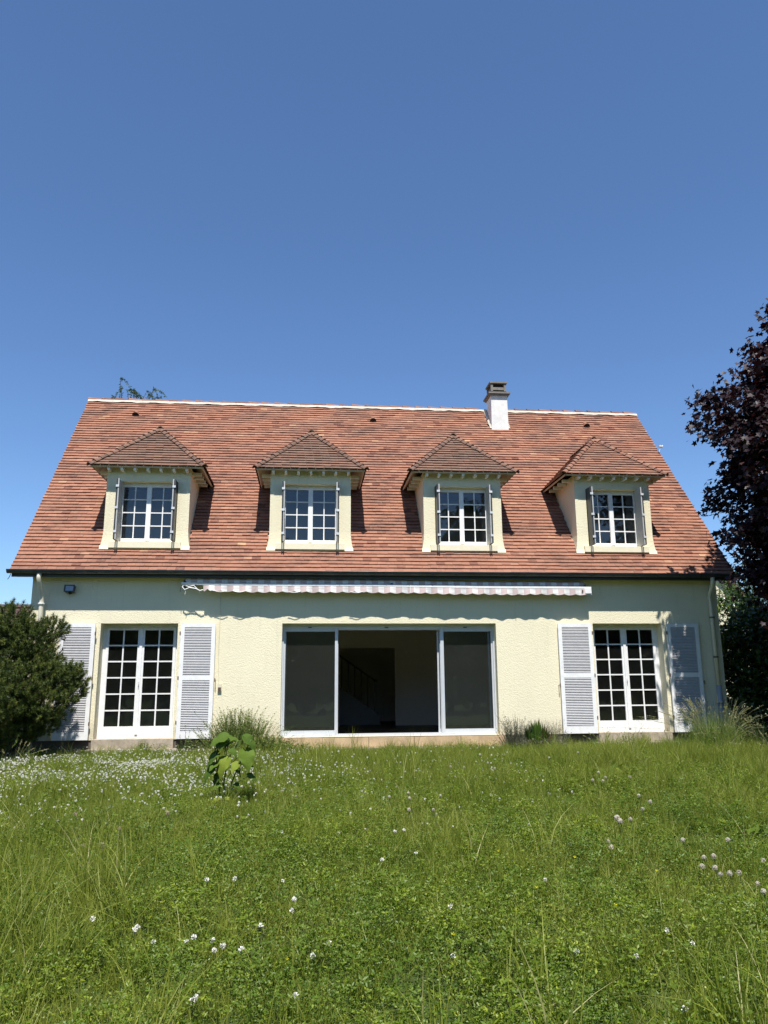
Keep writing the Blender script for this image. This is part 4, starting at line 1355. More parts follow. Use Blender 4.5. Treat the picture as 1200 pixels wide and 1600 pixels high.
shrub('laurel_bush', 'glossy evergreen laurel bush filling the gap right of the house corner', 'bush', (10.2, 0.9, -0.2),
      [(9.1, 0.9, 1.25), (9.7, 0.9, 1.2), (10.9, 0.7, 1.4), (9.9, 1.7, 1.9), (12.2, 0.6, 1.2), (9.45, 0.6, 0.6)], [(0.42, 0.6, 1.35), (0.85, 1.0, 1.35), (1.2, 1.2, 1.5), (1.0, 1.2, 1.15), (1.3, 1.2, 1.4), (0.6, 0.7, 0.8)],
      1150, 30, (0.10, 0.10, 0.08), 0.10, OVAL * np.array([1.1, 1, 1]), OVAL_F, 'laurel', tint_c=0.45)
shrub('bay_shrub', 'yellow green bushy shrub rising behind the laurel under the neighbour gable', 'bush', (10.9, 3.4, -0.2),
      [(10.7, 3.2, 2.4), (11.6, 3.6, 2.7)], [(0.8, 0.8, 1.4), (0.9, 0.9, 1.6)], 260, 30, (0.10, 0.10, 0.12), 0.075, OVAL, OVAL_F, 'treegreen', tint_c=0.7)

# ---- pine shrub at the left
def pine():
    X, Y = -5.2, -1.15
    root = thing('pine_shrub', 'bushy dark green pine shrub in front of the left shutter', 'shrub', (X, Y, float(gz(X, Y))))
    lobes = [((-5.2, -1.2, 2.05), 0.42), ((-5.45, -1.0, 1.75), 0.5), ((-4.50, -1.0, 1.95), 0.24), ((-4.75, -0.95, 1.75), 0.3), ((-4.9, -1.2, 1.75), 0.42),
             ((-4.62, -1.1, 1.4), 0.34), ((-5.2, -1.3, 1.35), 0.55), ((-4.75, -1.4, 1.0), 0.5), ((-4.3, -1.2, 1.08), 0.30), ((-4.08, -1.15, 1.2), 0.22),
             ((-4.05, -1.1, 0.92), 0.26), ((-4.35, -1.35, 0.7), 0.42), ((-5.0, -1.6, 0.75), 0.55), ((-5.6, -1.4, 0.9), 0.6), ((-4.7, -1.4, 0.5), 0.36),
             ((-5.4, -1.3, 0.4), 0.45), ((-4.9, -1.3, 0.25), 0.4), ((-4.45, -1.2, 0.35), 0.25), ((-5.9, -1.0, 1.3), 0.6), ((-4.45, -1.3, 1.3), 0.2)]
    lobes = [((c[0] - 0.07, c[1], c[2]), r) for c, r in lobes]
    pts, dirs = [], []
    for c, r in lobes:
        k = int(1400 * r ** 2) + 24
        d = rand_dir(k); d[:, 2] = d[:, 2] * 0.8 + 0.15
        p = np.array(c) + d * r * (rng.uniform(0.3, 1.0, (k, 1)) ** 0.6 * 1.05)
        pts.append(p); dirs.append(unit(d * 1.0 + np.array([0, -0.1, 0.7]) + rng.normal(size=(k, 3)) * 0.25))
    P_ = np.concatenate(pts); Dd = np.concatenate(dirs)
    keep = P_[:, 2] > 0.02
    P_, Dd = P_[keep], Dd[keep]
    Ls = rng.uniform(0.07, 0.15, len(P_))
    per = 85
    n = len(P_) * per
    t = rng.random(n) ** 0.8
    S0 = np.repeat(P_, per, 0) + np.repeat(Dd * Ls[:, None], per, 0) * t[:, None]
    Dn = unit(np.repeat(Dd, per, 0) * 0.75 + rand_dir(n) * 0.85)
    NEED = np.array([(-0.020, 0, 0), (0.020, 0, 0), (0.0, 1, 0)])
    S = rng.uniform(0.045, 0.075, n)
    tint = np.clip(np.repeat(rng.normal(0.42, 0.2, len(P_)), per) + 0.35 * (t - 0.5) + rng.normal(0, 0.1, n), 0, 1)
    V, F, T = leaf_cloud(S0, Dn, rand_dir(n), S, NEED * np.array([2.6, 1, 1]), np.array([(0, 1, 2)]), tint)
    link('needles', np_mesh('needles', V - np.array(root.location), F, 'pine', T), root)
    mb = MB()
    base = Vector((X, Y, -0.25))
    for c, r in lobes:
        c = Vector(c)
        mb.tube([base, base.lerp(c, 0.35) + Vector((0, 0, -0.15)), base.lerp(c, 0.75), c], [0.045, 0.03, 0.018, 0.008], 6, False)
    for p, d, l in list(zip(P_, Dd, Ls))[::3]:
        mb.tube([Vector(p) - Vector(d) * 0.03, Vector(p) + Vector(d) * l], [0.005, 0.002], 3, False)
    rel(root, mb, 'branches', 'bark')
pine()

# ---- trees behind the ridge and behind the photographer (the latter show as dark reflections in the glass)
def crown_tree(name, label, X, Y, zb, zt_, rad, ncl, mat, size, group=None, per=24, shape=OVAL, faces=OVAL_F, top_w=0.35):
    z0 = float(gz(X, Y))
    root = thing(name, label, 'tree', (X, Y, z0), group)
    rel(root, MB().tube([(X, Y, z0 - 0.2), (X + .1, Y, zb + 0.6), (X, Y, zt_ * 0.92)], [0.05 * rad + 0.06, 0.04 * rad + 0.03, 0.02], 10), 'trunk', 'bark', True)
    C = []
    while len(C) < ncl:
        t = random.random()
        z = zb + (zt_ - zb) * t
        r = rad * (math.sin(math.pi * min(1, (t * 0.9 + 0.12))) ** 0.6) * (1 - (1 - top_w) * max(0, t - 0.6) / 0.4)
        th = random.uniform(0, 2 * math.pi)
        q = random.random() ** 0.4 * (1 + 0.14 * math.sin(3 * th + z) + 0.1 * math.sin(5 * th - 2 * z))
        C.append((X + r * q * math.cos(th), Y + r * q * math.sin(th), z))
    C = np.array(C)
    c = clusters_to_leaves(C, (0.06 * rad + .08,) * 3, per, size)
    n = len(c)
    V, F, T = leaf_cloud(c, rand_dir(n) + np.array([0, 0, -0.4]), rand_dir(n) * .6 + np.array([0, 0, .8]), rng.uniform(size * .7, size * 1.3, n), shape, faces, np.clip(rng.normal(.5, .25, n), 0, 1))
    link('crown', np_mesh('crown', V - np.array(root.location), F, mat, T), root)
    tips = [((X, Y, zb + random.random() * (zt_ - zb) * 0.5), tuple(C[random.randrange(len(C))])) for _ in range(22)]
    rel(root, branchy('b', root, None, tips, 0.05, thin=0.01), 'limbs', 'bark')
# wispy willow whose tips show over the left end of the ridge
def ridge_tree():
    X, Y = -5.9, 9.0
    root = thing('willow_tree', 'wispy tree whose drooping tips rise above the left end of the ridge', 'tree', (X, Y, -0.2))
    rel(root, MB().tube([(X, Y, -0.4), (X + 0.1, Y, 5), (X, Y, 9.6)], [0.22, 0.16, 0.03], 10), 'trunk', 'bark', True)
    C, mb = [], MB()
    tips = [(-6.30, 10.25), (-6.15, 10.45), (-5.9, 10.4), (-5.75, 10.95), (-5.6, 10.75), (-5.45, 10.6), (-5.1, 10.85), (-4.9, 10.75), (-4.7, 10.5)]
    P_, D_ = [], []
    for (tx, tz) in tips:
        for rep in range(2):
            a = Vector((X + random.uniform(-.3, .3), Y, 8.6)); b = Vector((tx - 0.28 + random.uniform(-.12, .12), Y + random.uniform(-.5, .3), tz - 0.28 + random.uniform(-.25, .05)))
            e_ = b + Vector((random.uniform(.1, .4) * (1 if tx > -5.5 else random.choice((-1, 1))), random.uniform(-.1, .1), -random.uniform(0.25, 0.6)))
            pts = [a.lerp(b, 0.0), a.lerp(b, 0.6) + Vector((0, 0, 0.1)), b, b.lerp(e_, 0.5) + Vector((0.03, 0, 0.05)), e_]
            mb.tube(pts, [0.02, 0.010, 0.006, 0.004, 0.002], 5, False)
            for k in range(75):
                t = random.random() * 3.2 + 0.8
                i = min(3, int(t)); f = t - i
                p = pts[i].lerp(pts[i + 1], f)
                P_.append(tuple(p)); D_.append((random.uniform(-.7, .7), random.uniform(-.7, .7), random.uniform(-1.0, 0.25)))
    c = np.array(P_); D = np.array(D_)
    n = len(c)
    V, F, T = leaf_cloud(c, D, rand_dir(n), rng.uniform(0.06, 0.10, n), LANCE, LANCE_F, np.clip(rng.normal(.55, .25, n), 0, 1))
    link('crown', np_mesh('crown', V - np.array(root.location), F, 'treegreen', T), root)
    rel(root, mb, 'limbs', 'bark')
ridge_tree()
for k, (x, y, h, r) in enumerate([(-13, -31, 9.2, 3.6), (-7, -33, 8.0, 3.2), (-1.5, -32, 9.0, 3.6), (4.5, -33, 8.2, 3.2), (10.0, -31, 11.5, 3.8), (16, -32, 10.5, 3.8), (22, -31, 9, 3.6)]):
    crown_tree('garden_tree', ['broad green tree mirrored in the glass of the louvred left doors', 'low green tree mirrored behind the left sliding pane', 'round green tree mirrored in the left sliding pane',
               'bushy green tree mirrored in the right sliding pane', 'tall green tree mirrored in the third dormer window', 'high green tree mirrored in the rightmost dormer window', 'outer green tree beyond the garden edge'][k],
               x, y, 0.1, h, r * 1.2, 760, 'treegreen', 0.46, group='trees mirrored in the window glass', per=20)

# ------------------------------------------------------------------ lawn vegetation
src = bpy.data.collections.new("sources")      # never linked to the scene: only instanced
def src_obj(name, me):
    o = bpy.data.objects.new(name, me); return o

def blade_mesh(name, nb, rad, hmin, hmax, width, lean, mat, seg=3, tint=(0.5, 0.2), dry=0.04):
    ang = rng.uniform(0, 2 * np.pi, nb); rr = rad * np.sqrt(rng.random(nb))
    base = np.stack([rr * np.cos(ang), rr * np.sin(ang), np.zeros(nb) - 0.01], -1)
    h = rng.uniform(hmin, hmax, nb)
    la = rng.uniform(0, 2 * np.pi, nb); ln = np.abs(rng.normal(0, lean, nb))
    dirx = np.stack([np.cos(la), np.sin(la), np.zeros(nb)], -1)
    fa = rng.uniform(0, 2 * np.pi, nb)
    side = np.stack([np.cos(fa), np.sin(fa), np.zeros(nb)], -1)
    w = width * rng.uniform(0.6, 1.25, nb)
    Vs = []
    for k in range(seg + 1):
        t = k / seg
        out = dirx * (h * ln * t * t)[:, None]
        z = h * t * (1 - 0.35 * ln * t)
        c = base + out; c[:, 2] += z
        ww = w * (1 - t ** 1.6) * 0.5
        if k < seg:
            Vs.append(c - side * ww[:, None]); Vs.append(c + side * ww[:, None])
        else:
            Vs.append(c)
    V = np.stack(Vs, 1)           # nb, 2seg+1, 3
    m = 2 * seg + 1
    F = []
    for k in range(seg - 1):
        F += [(2 * k, 2 * k + 1, 2 * k + 3), (2 * k, 2 * k + 3, 2 * k + 2)]
    F.append((2 * seg - 2, 2 * seg - 1, 2 * seg))
    F = (np.array(F)[None] + (np.arange(nb) * m)[:, None, None]).reshape(-1, 3)
    tt = np.clip(rng.normal(tint[0], tint[1], nb), 0, 0.88)
    tt[rng.random(nb) < dry] = 1.0
    return np_mesh(name, V.reshape(-1, 3), F, mat, np.repeat(tt, m))

def weed_mesh(name, nl, rad, hmin, hmax, size, mat='weed', shape=OVAL, faces=OVAL_F, trip=True):
    C, D, N, S, T = [], [], [], [], []
    for k in range(nl):
        a = random.uniform(0, 2 * math.pi); r = rad * math.sqrt(random.random()); h = random.uniform(hmin, hmax)
        c = np.array([r * math.cos(a), r * math.sin(a), h])
        a0 = random.uniform(0, 2 * math.pi); t = min(1, max(0, random.gauss(0.5, 0.22)))
        s = size * random.uniform(0.7, 1.3)
        tilt = np.array([random.gauss(0, .6), random.gauss(0, .6), 0.9])
        for j in range(3 if trip else 1):
            th = a0 + j * 2.1
            C.append(c); D.append((math.cos(th), math.sin(th), random.uniform(.0, 1.1))); N.append(tilt); S.append(s); T.append(t)
    V, F, T = leaf_cloud(np.array(C), np.array(D), np.array(N), np.array(S), shape * np.array([1.25, 1, 1]), faces, np.array(T))
    # stalks
    st_ = blade_mesh('s', max(6, nl // 2), rad, hmin, hmax, 0.003, 0.15, mat, 2)
    return V, F, T, st_

def join_np(name, parts, mat):
    Vs, Fs, Ts, o = [], [], [], 0
    for V, F, T in parts:
        Vs.append(V); Fs.append(F + o); Ts.append(T); o += len(V)
    return np_mesh(name, np.concatenate(Vs), np.concatenate(Fs), mat, np.concatenate(Ts))

def flower_head_parts(c, r, npet, up=0.0):
    """round head of many narrow florets"""
    d = rand_dir(npet); d[:, 2] = d[:, 2] * 0.8 + 0.15 + up
    d = unit(d)
    C = np.array(c)[None] + d * r * 0.25
    V, F, T = leaf_cloud(C, d, rand_dir(npet), np.full(npet, r * 0.85), np.array([(-0.10, 0, 0), (0.10, 0, 0), (0.26, 0.85, 0.0), (0, 1.05, 0.08), (-0.26, 0.85, 0.0)]),
                         np.array([(0, 1, 2), (0, 2, 4), (2, 3, 4)]), rng.uniform(0.3, 1, npet) * (0.4 + 0.6 * np.clip(d[:, 2] + 0.5, 0, 1)))
    return V, F, T

grass_src = []
for k in range(4):
    grass_src.append(blade_mesh(f'a_grass{k}', 60, 0.10, 0.05, 0.135, 0.0042, 0.55, 'grass', 3, (0.45, 0.2), 0.05))
for k in range(2):
    grass_src.append(blade_mesh(f'b_grass{k}', 34, 0.09, 0.12, 0.25, 0.0048, 0.5, 'grass', 4, (0.5, 0.2), 0.10))
for k in range(2):
    grass_src.append(blade_mesh(f'c_tall{k}', 26, 0.10, 0.28, 0.52, 0.0060, 0.5, 'grass', 5, (0.55, 0.18), 0.14))
grass_src.append(blade_mesh('d_straw0', 30, 0.11, 0.04, 0.14, 0.004, 1.6, 'grass', 4, (0.6, 0.2), 0.9))
grass_src.append(blade_mesh('d_straw1', 22, 0.10, 0.08, 0.26, 0.004, 1.1, 'grass', 4, (0.6, 0.2), 0.8))
weed_src = []
for k in range(4):
    V, F, T, s = weed_mesh(f'w{k}', 62, 0.10, 0.01, 0.14, 0.0110)
    weed_src.append(np_mesh(f'a_weed{k}', V, F, 'weed', T))
for k in range(2):
    V, F, T, s = weed_mesh(f'x{k}', 34, 0.09, 0.03, 0.19, 0.020, shape=LANCE, faces=LANCE_F)
    weed_src.append(np_mesh(f'b_weed{k}', V, F, 'weed', T))
flower_src = []
for k in range(4):
    flower_src.append(np_mesh(f'a_clover{k}', *flower_head_parts((0, 0, 0.12), 0.0115, 26)[:2], 'petal', None) if False else None)
    V, F, T = flower_head_parts((random.uniform(-.01, .01), random.uniform(-.01, .01), random.uniform(0.10, 0.15)), 0.0125, 26)
    flower_src[-1] = np_mesh(f'a_clover{k}', V, F, 'petal', T)

def scatter(name, pts, rot, scale, idx, sources, label, cat):
    """one object whose points carry instances of the source clumps"""
    me = bpy.data.meshes.new(name)
    me.vertices.add(len(pts)); me.vertices.foreach_set('co', np.asarray(pts, np.float32).ravel())
    a = me.attributes.new('rot', 'FLOAT_VECTOR', 'POINT'); a.data.foreach_set('vector', np.asarray(rot, np.float32).ravel())
    a = me.attributes.new('scl', 'FLOAT_VECTOR', 'POINT'); a.data.foreach_set('vector', np.asarray(scale, np.float32).ravel())
    a = me.attributes.new('idx', 'INT', 'POINT'); a.data.foreach_set('value', np.asarray(idx, np.int32))
    o = bpy.data.objects.new(name, me); COL.objects.link(o)
    col = bpy.data.collections.new(name + '_clumps')
    for m in sources:
        col.objects.link(bpy.data.objects.new(m.name, m))
    ng = bpy.data.node_groups.new(name + '_scatter', 'GeometryNodeTree')
    ng.interface.new_socket('Geometry', in_out='INPUT', socket_type='NodeSocketGeometry')
    ng.interface.new_socket('Geometry', in_out='OUTPUT', socket_type='NodeSocketGeometry')
    N, Lk = ng.nodes, ng.links
    gi, go = N.new('NodeGroupInput'), N.new('NodeGroupOutput')
    ci = N.new('GeometryNodeCollectionInfo'); ci.inputs['Collection'].default_value = col
    ci.inputs['Separate Children'].default_value = True; ci.inputs['Reset Children'].default_value = True
    ip = N.new('GeometryNodeInstanceOnPoints'); ip.inputs['Pick Instance'].default_value = True
    def na(nm, ty):
        n = N.new('GeometryNodeInputNamedAttribute'); n.data_type = ty; n.inputs['Name'].default_value = nm
        return n.outputs['Attribute']
    Lk.new(gi.outputs[0], ip.inputs['Points']); Lk.new(ci.outputs[0], ip.inputs['Instance'])
    Lk.new(na('idx', 'INT'), ip.inputs['Instance Index'])
    er = N.new('FunctionNodeEulerToRotation')
    Lk.new(na('rot', 'FLOAT_VECTOR'), er.inputs[0]); Lk.new(er.outputs[0], ip.inputs['Rotation'])
    Lk.new(na('scl', 'FLOAT_VECTOR'), ip.inputs['Scale'])
    Lk.new(ip.outputs[0], go.inputs[0])
    md = o.modifiers.new('scatter', 'NODES'); md.node_group = ng
    tag(o, label, cat, kind='stuff')
    return o

def jitter_grid(x0, x1, y0, y1, step):
    gx, gy = np.meshgrid(np.arange(x0, x1, step), np.arange(y0, y1, step))
    gx = gx.ravel() + rng.uniform(-.5, .5, gx.size) * step; gy = gy.ravel() + rng.uniform(-.5, .5, gy.size) * step
    return gx, gy
def vnoise(x, y, s, seed):
    r = np.random.default_rng(seed); out = 0
    for k in range(5):
        a, b, c = r.uniform(0.5, 1.6, 3); th = r.uniform(0, 6.28)
        out = out + np.sin(s * a * (x * np.cos(th) + y * np.sin(th)) * (1 + .3 * k) + c * 6)
    return out / 5
def in_view(x, y, m=1.6):
    """keep what the camera or a neighbouring viewpoint could see"""
    d = y + 15.42
    return (d > 1.8) & (np.abs(x - 0.097 * d) < 0.56 * d + m)
def on_house(x, y):
    return (y > -0.10) & (x > -5.5) & (x < 8.7)

# weedy share: much clover in the near field, more grass left and towards the house
def weedy(x, y):
    d = y + 15.42
    w = np.clip(1.25 - (d - 3.5) / 7.5, 0.05, 1) * (0.72 + 0.5 * vnoise(x, y, 1.6, 3))
    w = np.where(x < -1.0 - 0.12 * (d - 3.5), w * 0.45, w)
    return np.clip(w * 0.70, 0.03, 0.62)

gx, gy = jitter_grid(-11, 14, -14.2, 1.2, 0.088)
k = in_view(gx, gy) & ~on_house(gx, gy)
bare = (gy > -0.55) & (rng.random(gx.size) < 0.55)
dirt = ((gx + 4.6) ** 2 / 0.7 + (gy + 1.0) ** 2 / 0.12 < 1) & (rng.random(gx.size) < 0.8)
path = (np.abs(gx - 6.0) < 1.6) & (np.abs(gy + 6.4 + 0.12 * gx - 0.7) < 0.12) & (rng.random(gx.size) < 0.35)
hollow = (vnoise(gx, gy, 5.5, 77) < -0.33) & (rng.random(gx.size) < 0.5)
thatch = (((gx - 3.7) ** 2 / 1.1 + (gy + 8.3) ** 2 / 0.10 < 1) | ((gx + 2.2) ** 2 / 0.3 + (gy + 7.0) ** 2 / 0.2 < 1)) & (rng.random(gx.size) < 0.5)
k &= ~bare & ~dirt & ~path & ~hollow & ~thatch
gx, gy = gx[k], gy[k]
isw = rng.random(gx.size) < weedy(gx, gy)
def mk(x, y, base, hs):
    n = x.size
    p = np.stack([x, y, gz(x, y)], -1)
    rot = np.stack([rng.normal(0, .12, n), rng.normal(0, .12, n), rng.uniform(0, 6.28, n)], -1)
    s = base * rng.uniform(.75, 1.25, n)
    sc = np.stack([s, s, s * hs], -1)
    return p, rot, sc
# grass height varies in drifts; longer on the right-hand rise and at the left foreground
def hgt(x, y):
    h = 0.95 + 0.45 * vnoise(x, y, 1.1, 11)
    h = h + 0.75 * np.exp(-((x - 6.0) ** 2 / 4.5 + (y + 3.6) ** 2 / 1.2))
    h = h + 0.35 * np.exp(-((x + 2.6) ** 2 / 1.5 + (y + 9) ** 2 / 6))
    return np.clip(h, 0.55, 2.0)
x, y = gx[~isw], gy[~isw]
p, rot, sc = mk(x, y, 1.12, hgt(x, y))
n = x.size
idx = rng.integers(0, 4, n)
longp = 0.24 + 0.25 * np.clip(vnoise(x, y, 0.9, 5), 0, 1)
idx = np.where(rng.random(n) < longp, 4 + rng.integers(0, 2, n), idx)
tallp = 0.010 + 0.30 * np.exp(-((x + 1.45) ** 2 / 0.16 + (y + 10.7) ** 2 / 1.2)) + 0.16 * np.exp(-((x - 1.0) ** 2 / 0.3 + (y + 11.7) ** 2 / 0.1))
tallp = np.where(y > -5, 0.008, tallp)
idx = np.where(rng.random(n) < tallp, 6 + rng.integers(0, 2, n), idx)
strawp = 0.05 + 0.12 * np.clip(vnoise(x, y, 1.4, 41), 0, 1) + 0.6 * np.exp(-((x - 3.7) ** 2 / 1.6 + (y + 8.3) ** 2 / 0.2)) + 0.4 * np.exp(-((x + 2.3) ** 2 / 0.6 + (y + 7.0) ** 2 / 0.3)) + 0.3 * np.exp(-((x + 5) ** 2 / 1.2 + (y + 3.6) ** 2 / 0.8))
idx = np.where(rng.random(n) < strawp, 8 + rng.integers(0, 2, n), idx)
scatter('grass', p, rot, sc, idx, grass_src, 'unmown green meadow grass covering the sloping lawn', 'grass')
x, y = gx[isw], gy[isw]
p, rot, sc = mk(x, y, 1.1, 0.85 + 0.35 * (vnoise(x, y, 1.7, 21) + 0.6))
n = x.size
idx = rng.integers(0, 4, n)
idx = np.where(rng.random(n) < 0.30, 4 + rng.integers(0, 2, n), idx)
scatter('clover_leaves', p, rot, sc, idx, weed_src, 'low leafy clover and weeds mixed through the lawn', 'clover')
# drift of white clover blossom on the left
fx = rng.uniform(-7.5, 3.2, 30000); fy = rng.uniform(-8.5, -0.25, 30000)
dens = np.exp(-((fy + 3.3) ** 2 / 4.6)) * np.clip((1.1 - fx) / 3.0, 0.03, 1) * np.clip(0.55 + 0.7 * vnoise(fx, fy, 2.3, 31), 0.04, 1)
dens = dens + 0.035 * np.exp(-((fy + 4.5) ** 2 / 9.0))
k = (rng.random(fx.size) < dens * 1.0) & ~on_house(fx, fy)
x, y = fx[k], fy[k]
p, rot, sc = mk(x, y, 0.82, np.ones(x.size))
sc = sc * rng.uniform(0.6, 1.15, (x.size, 1))
p[:, 2] += rng.uniform(0.0, 0.07, x.size)
sc = np.repeat(sc[:, :1], 3, 1)
scatter('clover_blossom', p, rot, sc, rng.integers(0, 4, x.size), flower_src, 'drift of white clover blossom on the lawn before the left doors', 'clover blossom')

# ---- ray from a photograph pixel to the lawn, used to set single plants where they grow
def at(px, py, dz=0.0):
    d = cr * ((px - 600) / 1210) - cu * ((py - 800) / 1210) + fwd
    t = 1.0
    for _ in range(4000):
        q = CAM + d * t
        if q.z <= float(gz(q.x, q.y)) + dz:
            break
        t += 0.01
    return q.x, q.y, float(gz(q.x, q.y))

# single clover flowers in the near field
CL = []
for k in range(3):
    V, F, T = flower_head_parts((0, 0, 0), 0.0145, 40)
    CL.append(np_mesh('flower_head', V, F, 'petal', T))
STK = MB().tube([(0, 0, -0.16), (0.006, 0.002, -0.08), (0, 0, -0.004)], 0.0014, 4, False).mesh('stem', 'stalk')
def clover_flower(px, py, label, group, s=1.0, dz=0.13, heads=1):
    x, y, z = at(px, py, dz)
    r = thing('clover_flower', label, 'clover flower', (x, y, z), group)
    for k in range(heads):
        h = link('flower_head', random.choice(CL), r); h.location = (0.014 * k * random.choice((-1, 1)), 0.01 * k, dz + 0.01 * k); h.scale = (s,) * 3
        h.rotation_euler = (random.uniform(-.4, .4), random.uniform(-.4, .4), random.uniform(0, 6))
    t_ = link('stem', STK, r); t_.location = (0, 0, dz)
lab_n = 'single white clover flower standing among the foreground leaves'
for px, py in [(323, 1375), (367, 1374), (145, 1436), (303, 1465), (332, 1469), (348, 1479), (408, 1447), (460, 1406), (457, 1423), (377, 1484), (291, 1473), (514, 1475), (489, 1494), (240, 1472), (335, 1485)]:
    clover_flower(px, py, lab_n, 'clover flowers in the near left grass', random.uniform(.85, 1.15))
clover_flower(210, 1453, 'pair of white clover heads close together left of centre', 'clover flowers in the near left grass', 1.0, heads=2)
clover_flower(300, 1565, 'pinkish clover head low in the near left leaves', 'clover flowers in the near left grass', 0.9, heads=2)
for px, py in [(704, 1417), (650, 1334), (442, 1377), (852, 1374), (708, 1494), (901, 1487), (1082, 1474), (462, 1557), (1042, 1454), (617, 1299), (631, 1297), (530, 1301), (597, 1344), (994, 1495), (1070, 1577)]:
    clover_flower(px, py, 'lone white clover flower in the middle of the near lawn', 'clover flowers across the near right lawn', random.uniform(.75, 1.1))
YL = np_mesh('flower_head', *flower_head_parts((0, 0, 0), 0.010, 14)[:2], 'yellow', None)
YL.attributes.new('tint', 'FLOAT', 'POINT')
for px, py in [(648, 1490), (448, 1498), (448, 1507), (708, 1460), (838, 1385), (962, 1412), (1026, 1360), (898, 1339), (779, 1329), (1064, 1422), (714, 1585)]:
    x, y, z = at(px, py, 0.12)
    r = thing('yellow_flower', 'tiny yellow wildflower in the near lawn', 'wildflower', (x, y, z), 'tiny yellow wildflowers in the near lawn')
    h = link('flower_head', YL, r); h.location = (0, 0, 0.12); t_ = link('stem', STK, r); t_.location = (0, 0, 0.12)

# dandelion clocks
def clock_mesh(r, n, mat):
    d = rand_dir(n)
    V1, F1, T1 = leaf_cloud(d * r * 0.1, d, rand_dir(n), np.full(n, r * 0.9), np.array([(-0.012, 0, 0), (0.012, 0, 0), (0, 1, 0)]), np.array([(0, 1, 2)]), np.full(n, 0.3))
    V2, F2, T2 = leaf_cloud(d * r * 0.86, rand_dir(n), d, np.full(n, r * 0.42), np.array([(-0.5, -0.3, 0.1), (0.5, -0.3, 0.1), (0, 0.6, 0.1)]), np.array([(0, 1, 2)]), rng.uniform(0.4, 1, n))
    return join_np('seed_head', [(V1, F1, T1), (V2, F2, T2)], mat)
CK = [clock_mesh(0.026, 150, 'clock') for _ in range(3)]
DRY = [clock_mesh(0.028, 90, 'dry') for _ in range(2)]
def dandelion(px, py, label, group, h=0.26, dry=False, s=1.0):
    x, y, z = at(px, py, h)
    r = thing('dried_flower' if dry else 'dandelion_clock', label, 'dried flower' if dry else 'dandelion clock', (x, y, z), group)
    c = link('seed_head', random.choice(DRY if dry else CK), r); c.location = (0, 0, h); c.scale = (s * random.uniform(0.6, 0.78),) * 3; c.rotation_euler = (random.random(), random.random(), random.random() * 6)
    q = MB().tube([(0.05, 0.02, -0.02), (0.03, 0.01, h * 0.5), (0, 0, h - 0.005)], 0.003, 5, False).build('stem', 'stalk', r)
for px, py in [(750, 1179), (762, 1192), (773, 1201), (725, 1199), (903, 1176), (858, 1184), (704, 1198)]:
    dandelion(px, py, 'fluffy dandelion clock in the short grass before the stone step', 'dandelion clocks before the stone step', 0.2)
for px, py in [(926, 1219), (935, 1207), (942, 1220), (946, 1215), (984, 1214)]:
    dandelion(px, py, 'fluffy dandelion clock beside the broad dock leaves', 'dandelion clocks beside the dock leaves', 0.22)
for px, py in [(998, 1243), (1016, 1253), (1004, 1264), (985, 1280)]:
    dandelion(px, py, 'fluffy dandelion clock on a leaning stalk right of the dock leaves', 'leaning dandelion clocks', 0.28)
dandelion(964, 1278, 'broad double dandelion clock right of the middle of the lawn', 'leaning dandelion clocks', 0.26, s=1.5)
dandelion(969, 1283, 'lower dandelion clock touching the broad double one', 'leaning dandelion clocks', 0.24, s=1.3)
for px, py in [(950, 1315), (955, 1324)]:
    dandelion(px, py, 'small dandelion clock of a touching pair in mid lawn', 'touching pair of dandelion clocks', 0.2)
for px, py in [(639, 1265), (677, 1265), (638, 1239), (640, 1247), (608, 1245), (688, 1243)]:
    dandelion(px, py, 'dandelion clock in the middle of the lawn below the open window', 'dandelion clocks in mid lawn', 0.25, s=0.85)
for px, py in [(1100, 1340), (1115, 1338), (1117, 1356), (1126, 1366), (1097, 1354), (1140, 1365), (1155, 1364), (1067, 1313), (1184, 1381), (1193, 1393), (1193, 1345), (1137, 1312)]:
    dandelion(px, py, 'beige dandelion clock in the cluster near the right lawn edge', 'dandelion clocks by the right lawn edge', 0.24, s=0.95)
for px, py, s in [(160, 1322, 1.5), (130, 1321, 1.0), (118, 1272, 1.15), (262, 1270, 1.3), (187, 1294, .9), (158, 1268, .9)]:
    dandelion(px, py, 'dried tan seed head standing in the left lawn', 'dried heads in the left lawn', 0.22, True, s)

# several alike in one cluster: say which one each is, counted along the cluster
_W = ['leftmost', 'second from the left', 'third from the left', 'fourth from the left', 'fifth from the left', 'sixth from the left', 'seventh from the left', 'eighth from the left',
      'eighth from the right', 'seventh from the right', 'sixth from the right', 'fifth from the right', 'fourth from the right', 'third from the right', 'second from the right', 'rightmost']
_same = {}
for o in list(COL.objects):
    if o.parent is None and 'label' in o and 'group' in o and o['category'] in ('clover flower', 'wildflower', 'dandelion clock', 'dried flower'):
        _same.setdefault(o['label'], []).append(o)
for lab, os_ in _same.items():
    n = len(os_)
    if n < 2:
        continue
    def _sx(o):
        d = Vector(o.location) - CAM
        return d.dot(cr) / d.dot(fwd)
    os_.sort(key=_sx)
    short = {'clover flower': 'white clover flower', 'wildflower': 'tiny yellow wildflower', 'dandelion clock': 'dandelion clock', 'dried flower': 'dried tan seed head'}[os_[0]['category']]
    for k, o in enumerate(os_):
        w = _W[k] if k < (n + 1) // 2 else _W[16 - (n - k)]
        o['label'] = short + ', ' + w + ' of the ' + o['group']

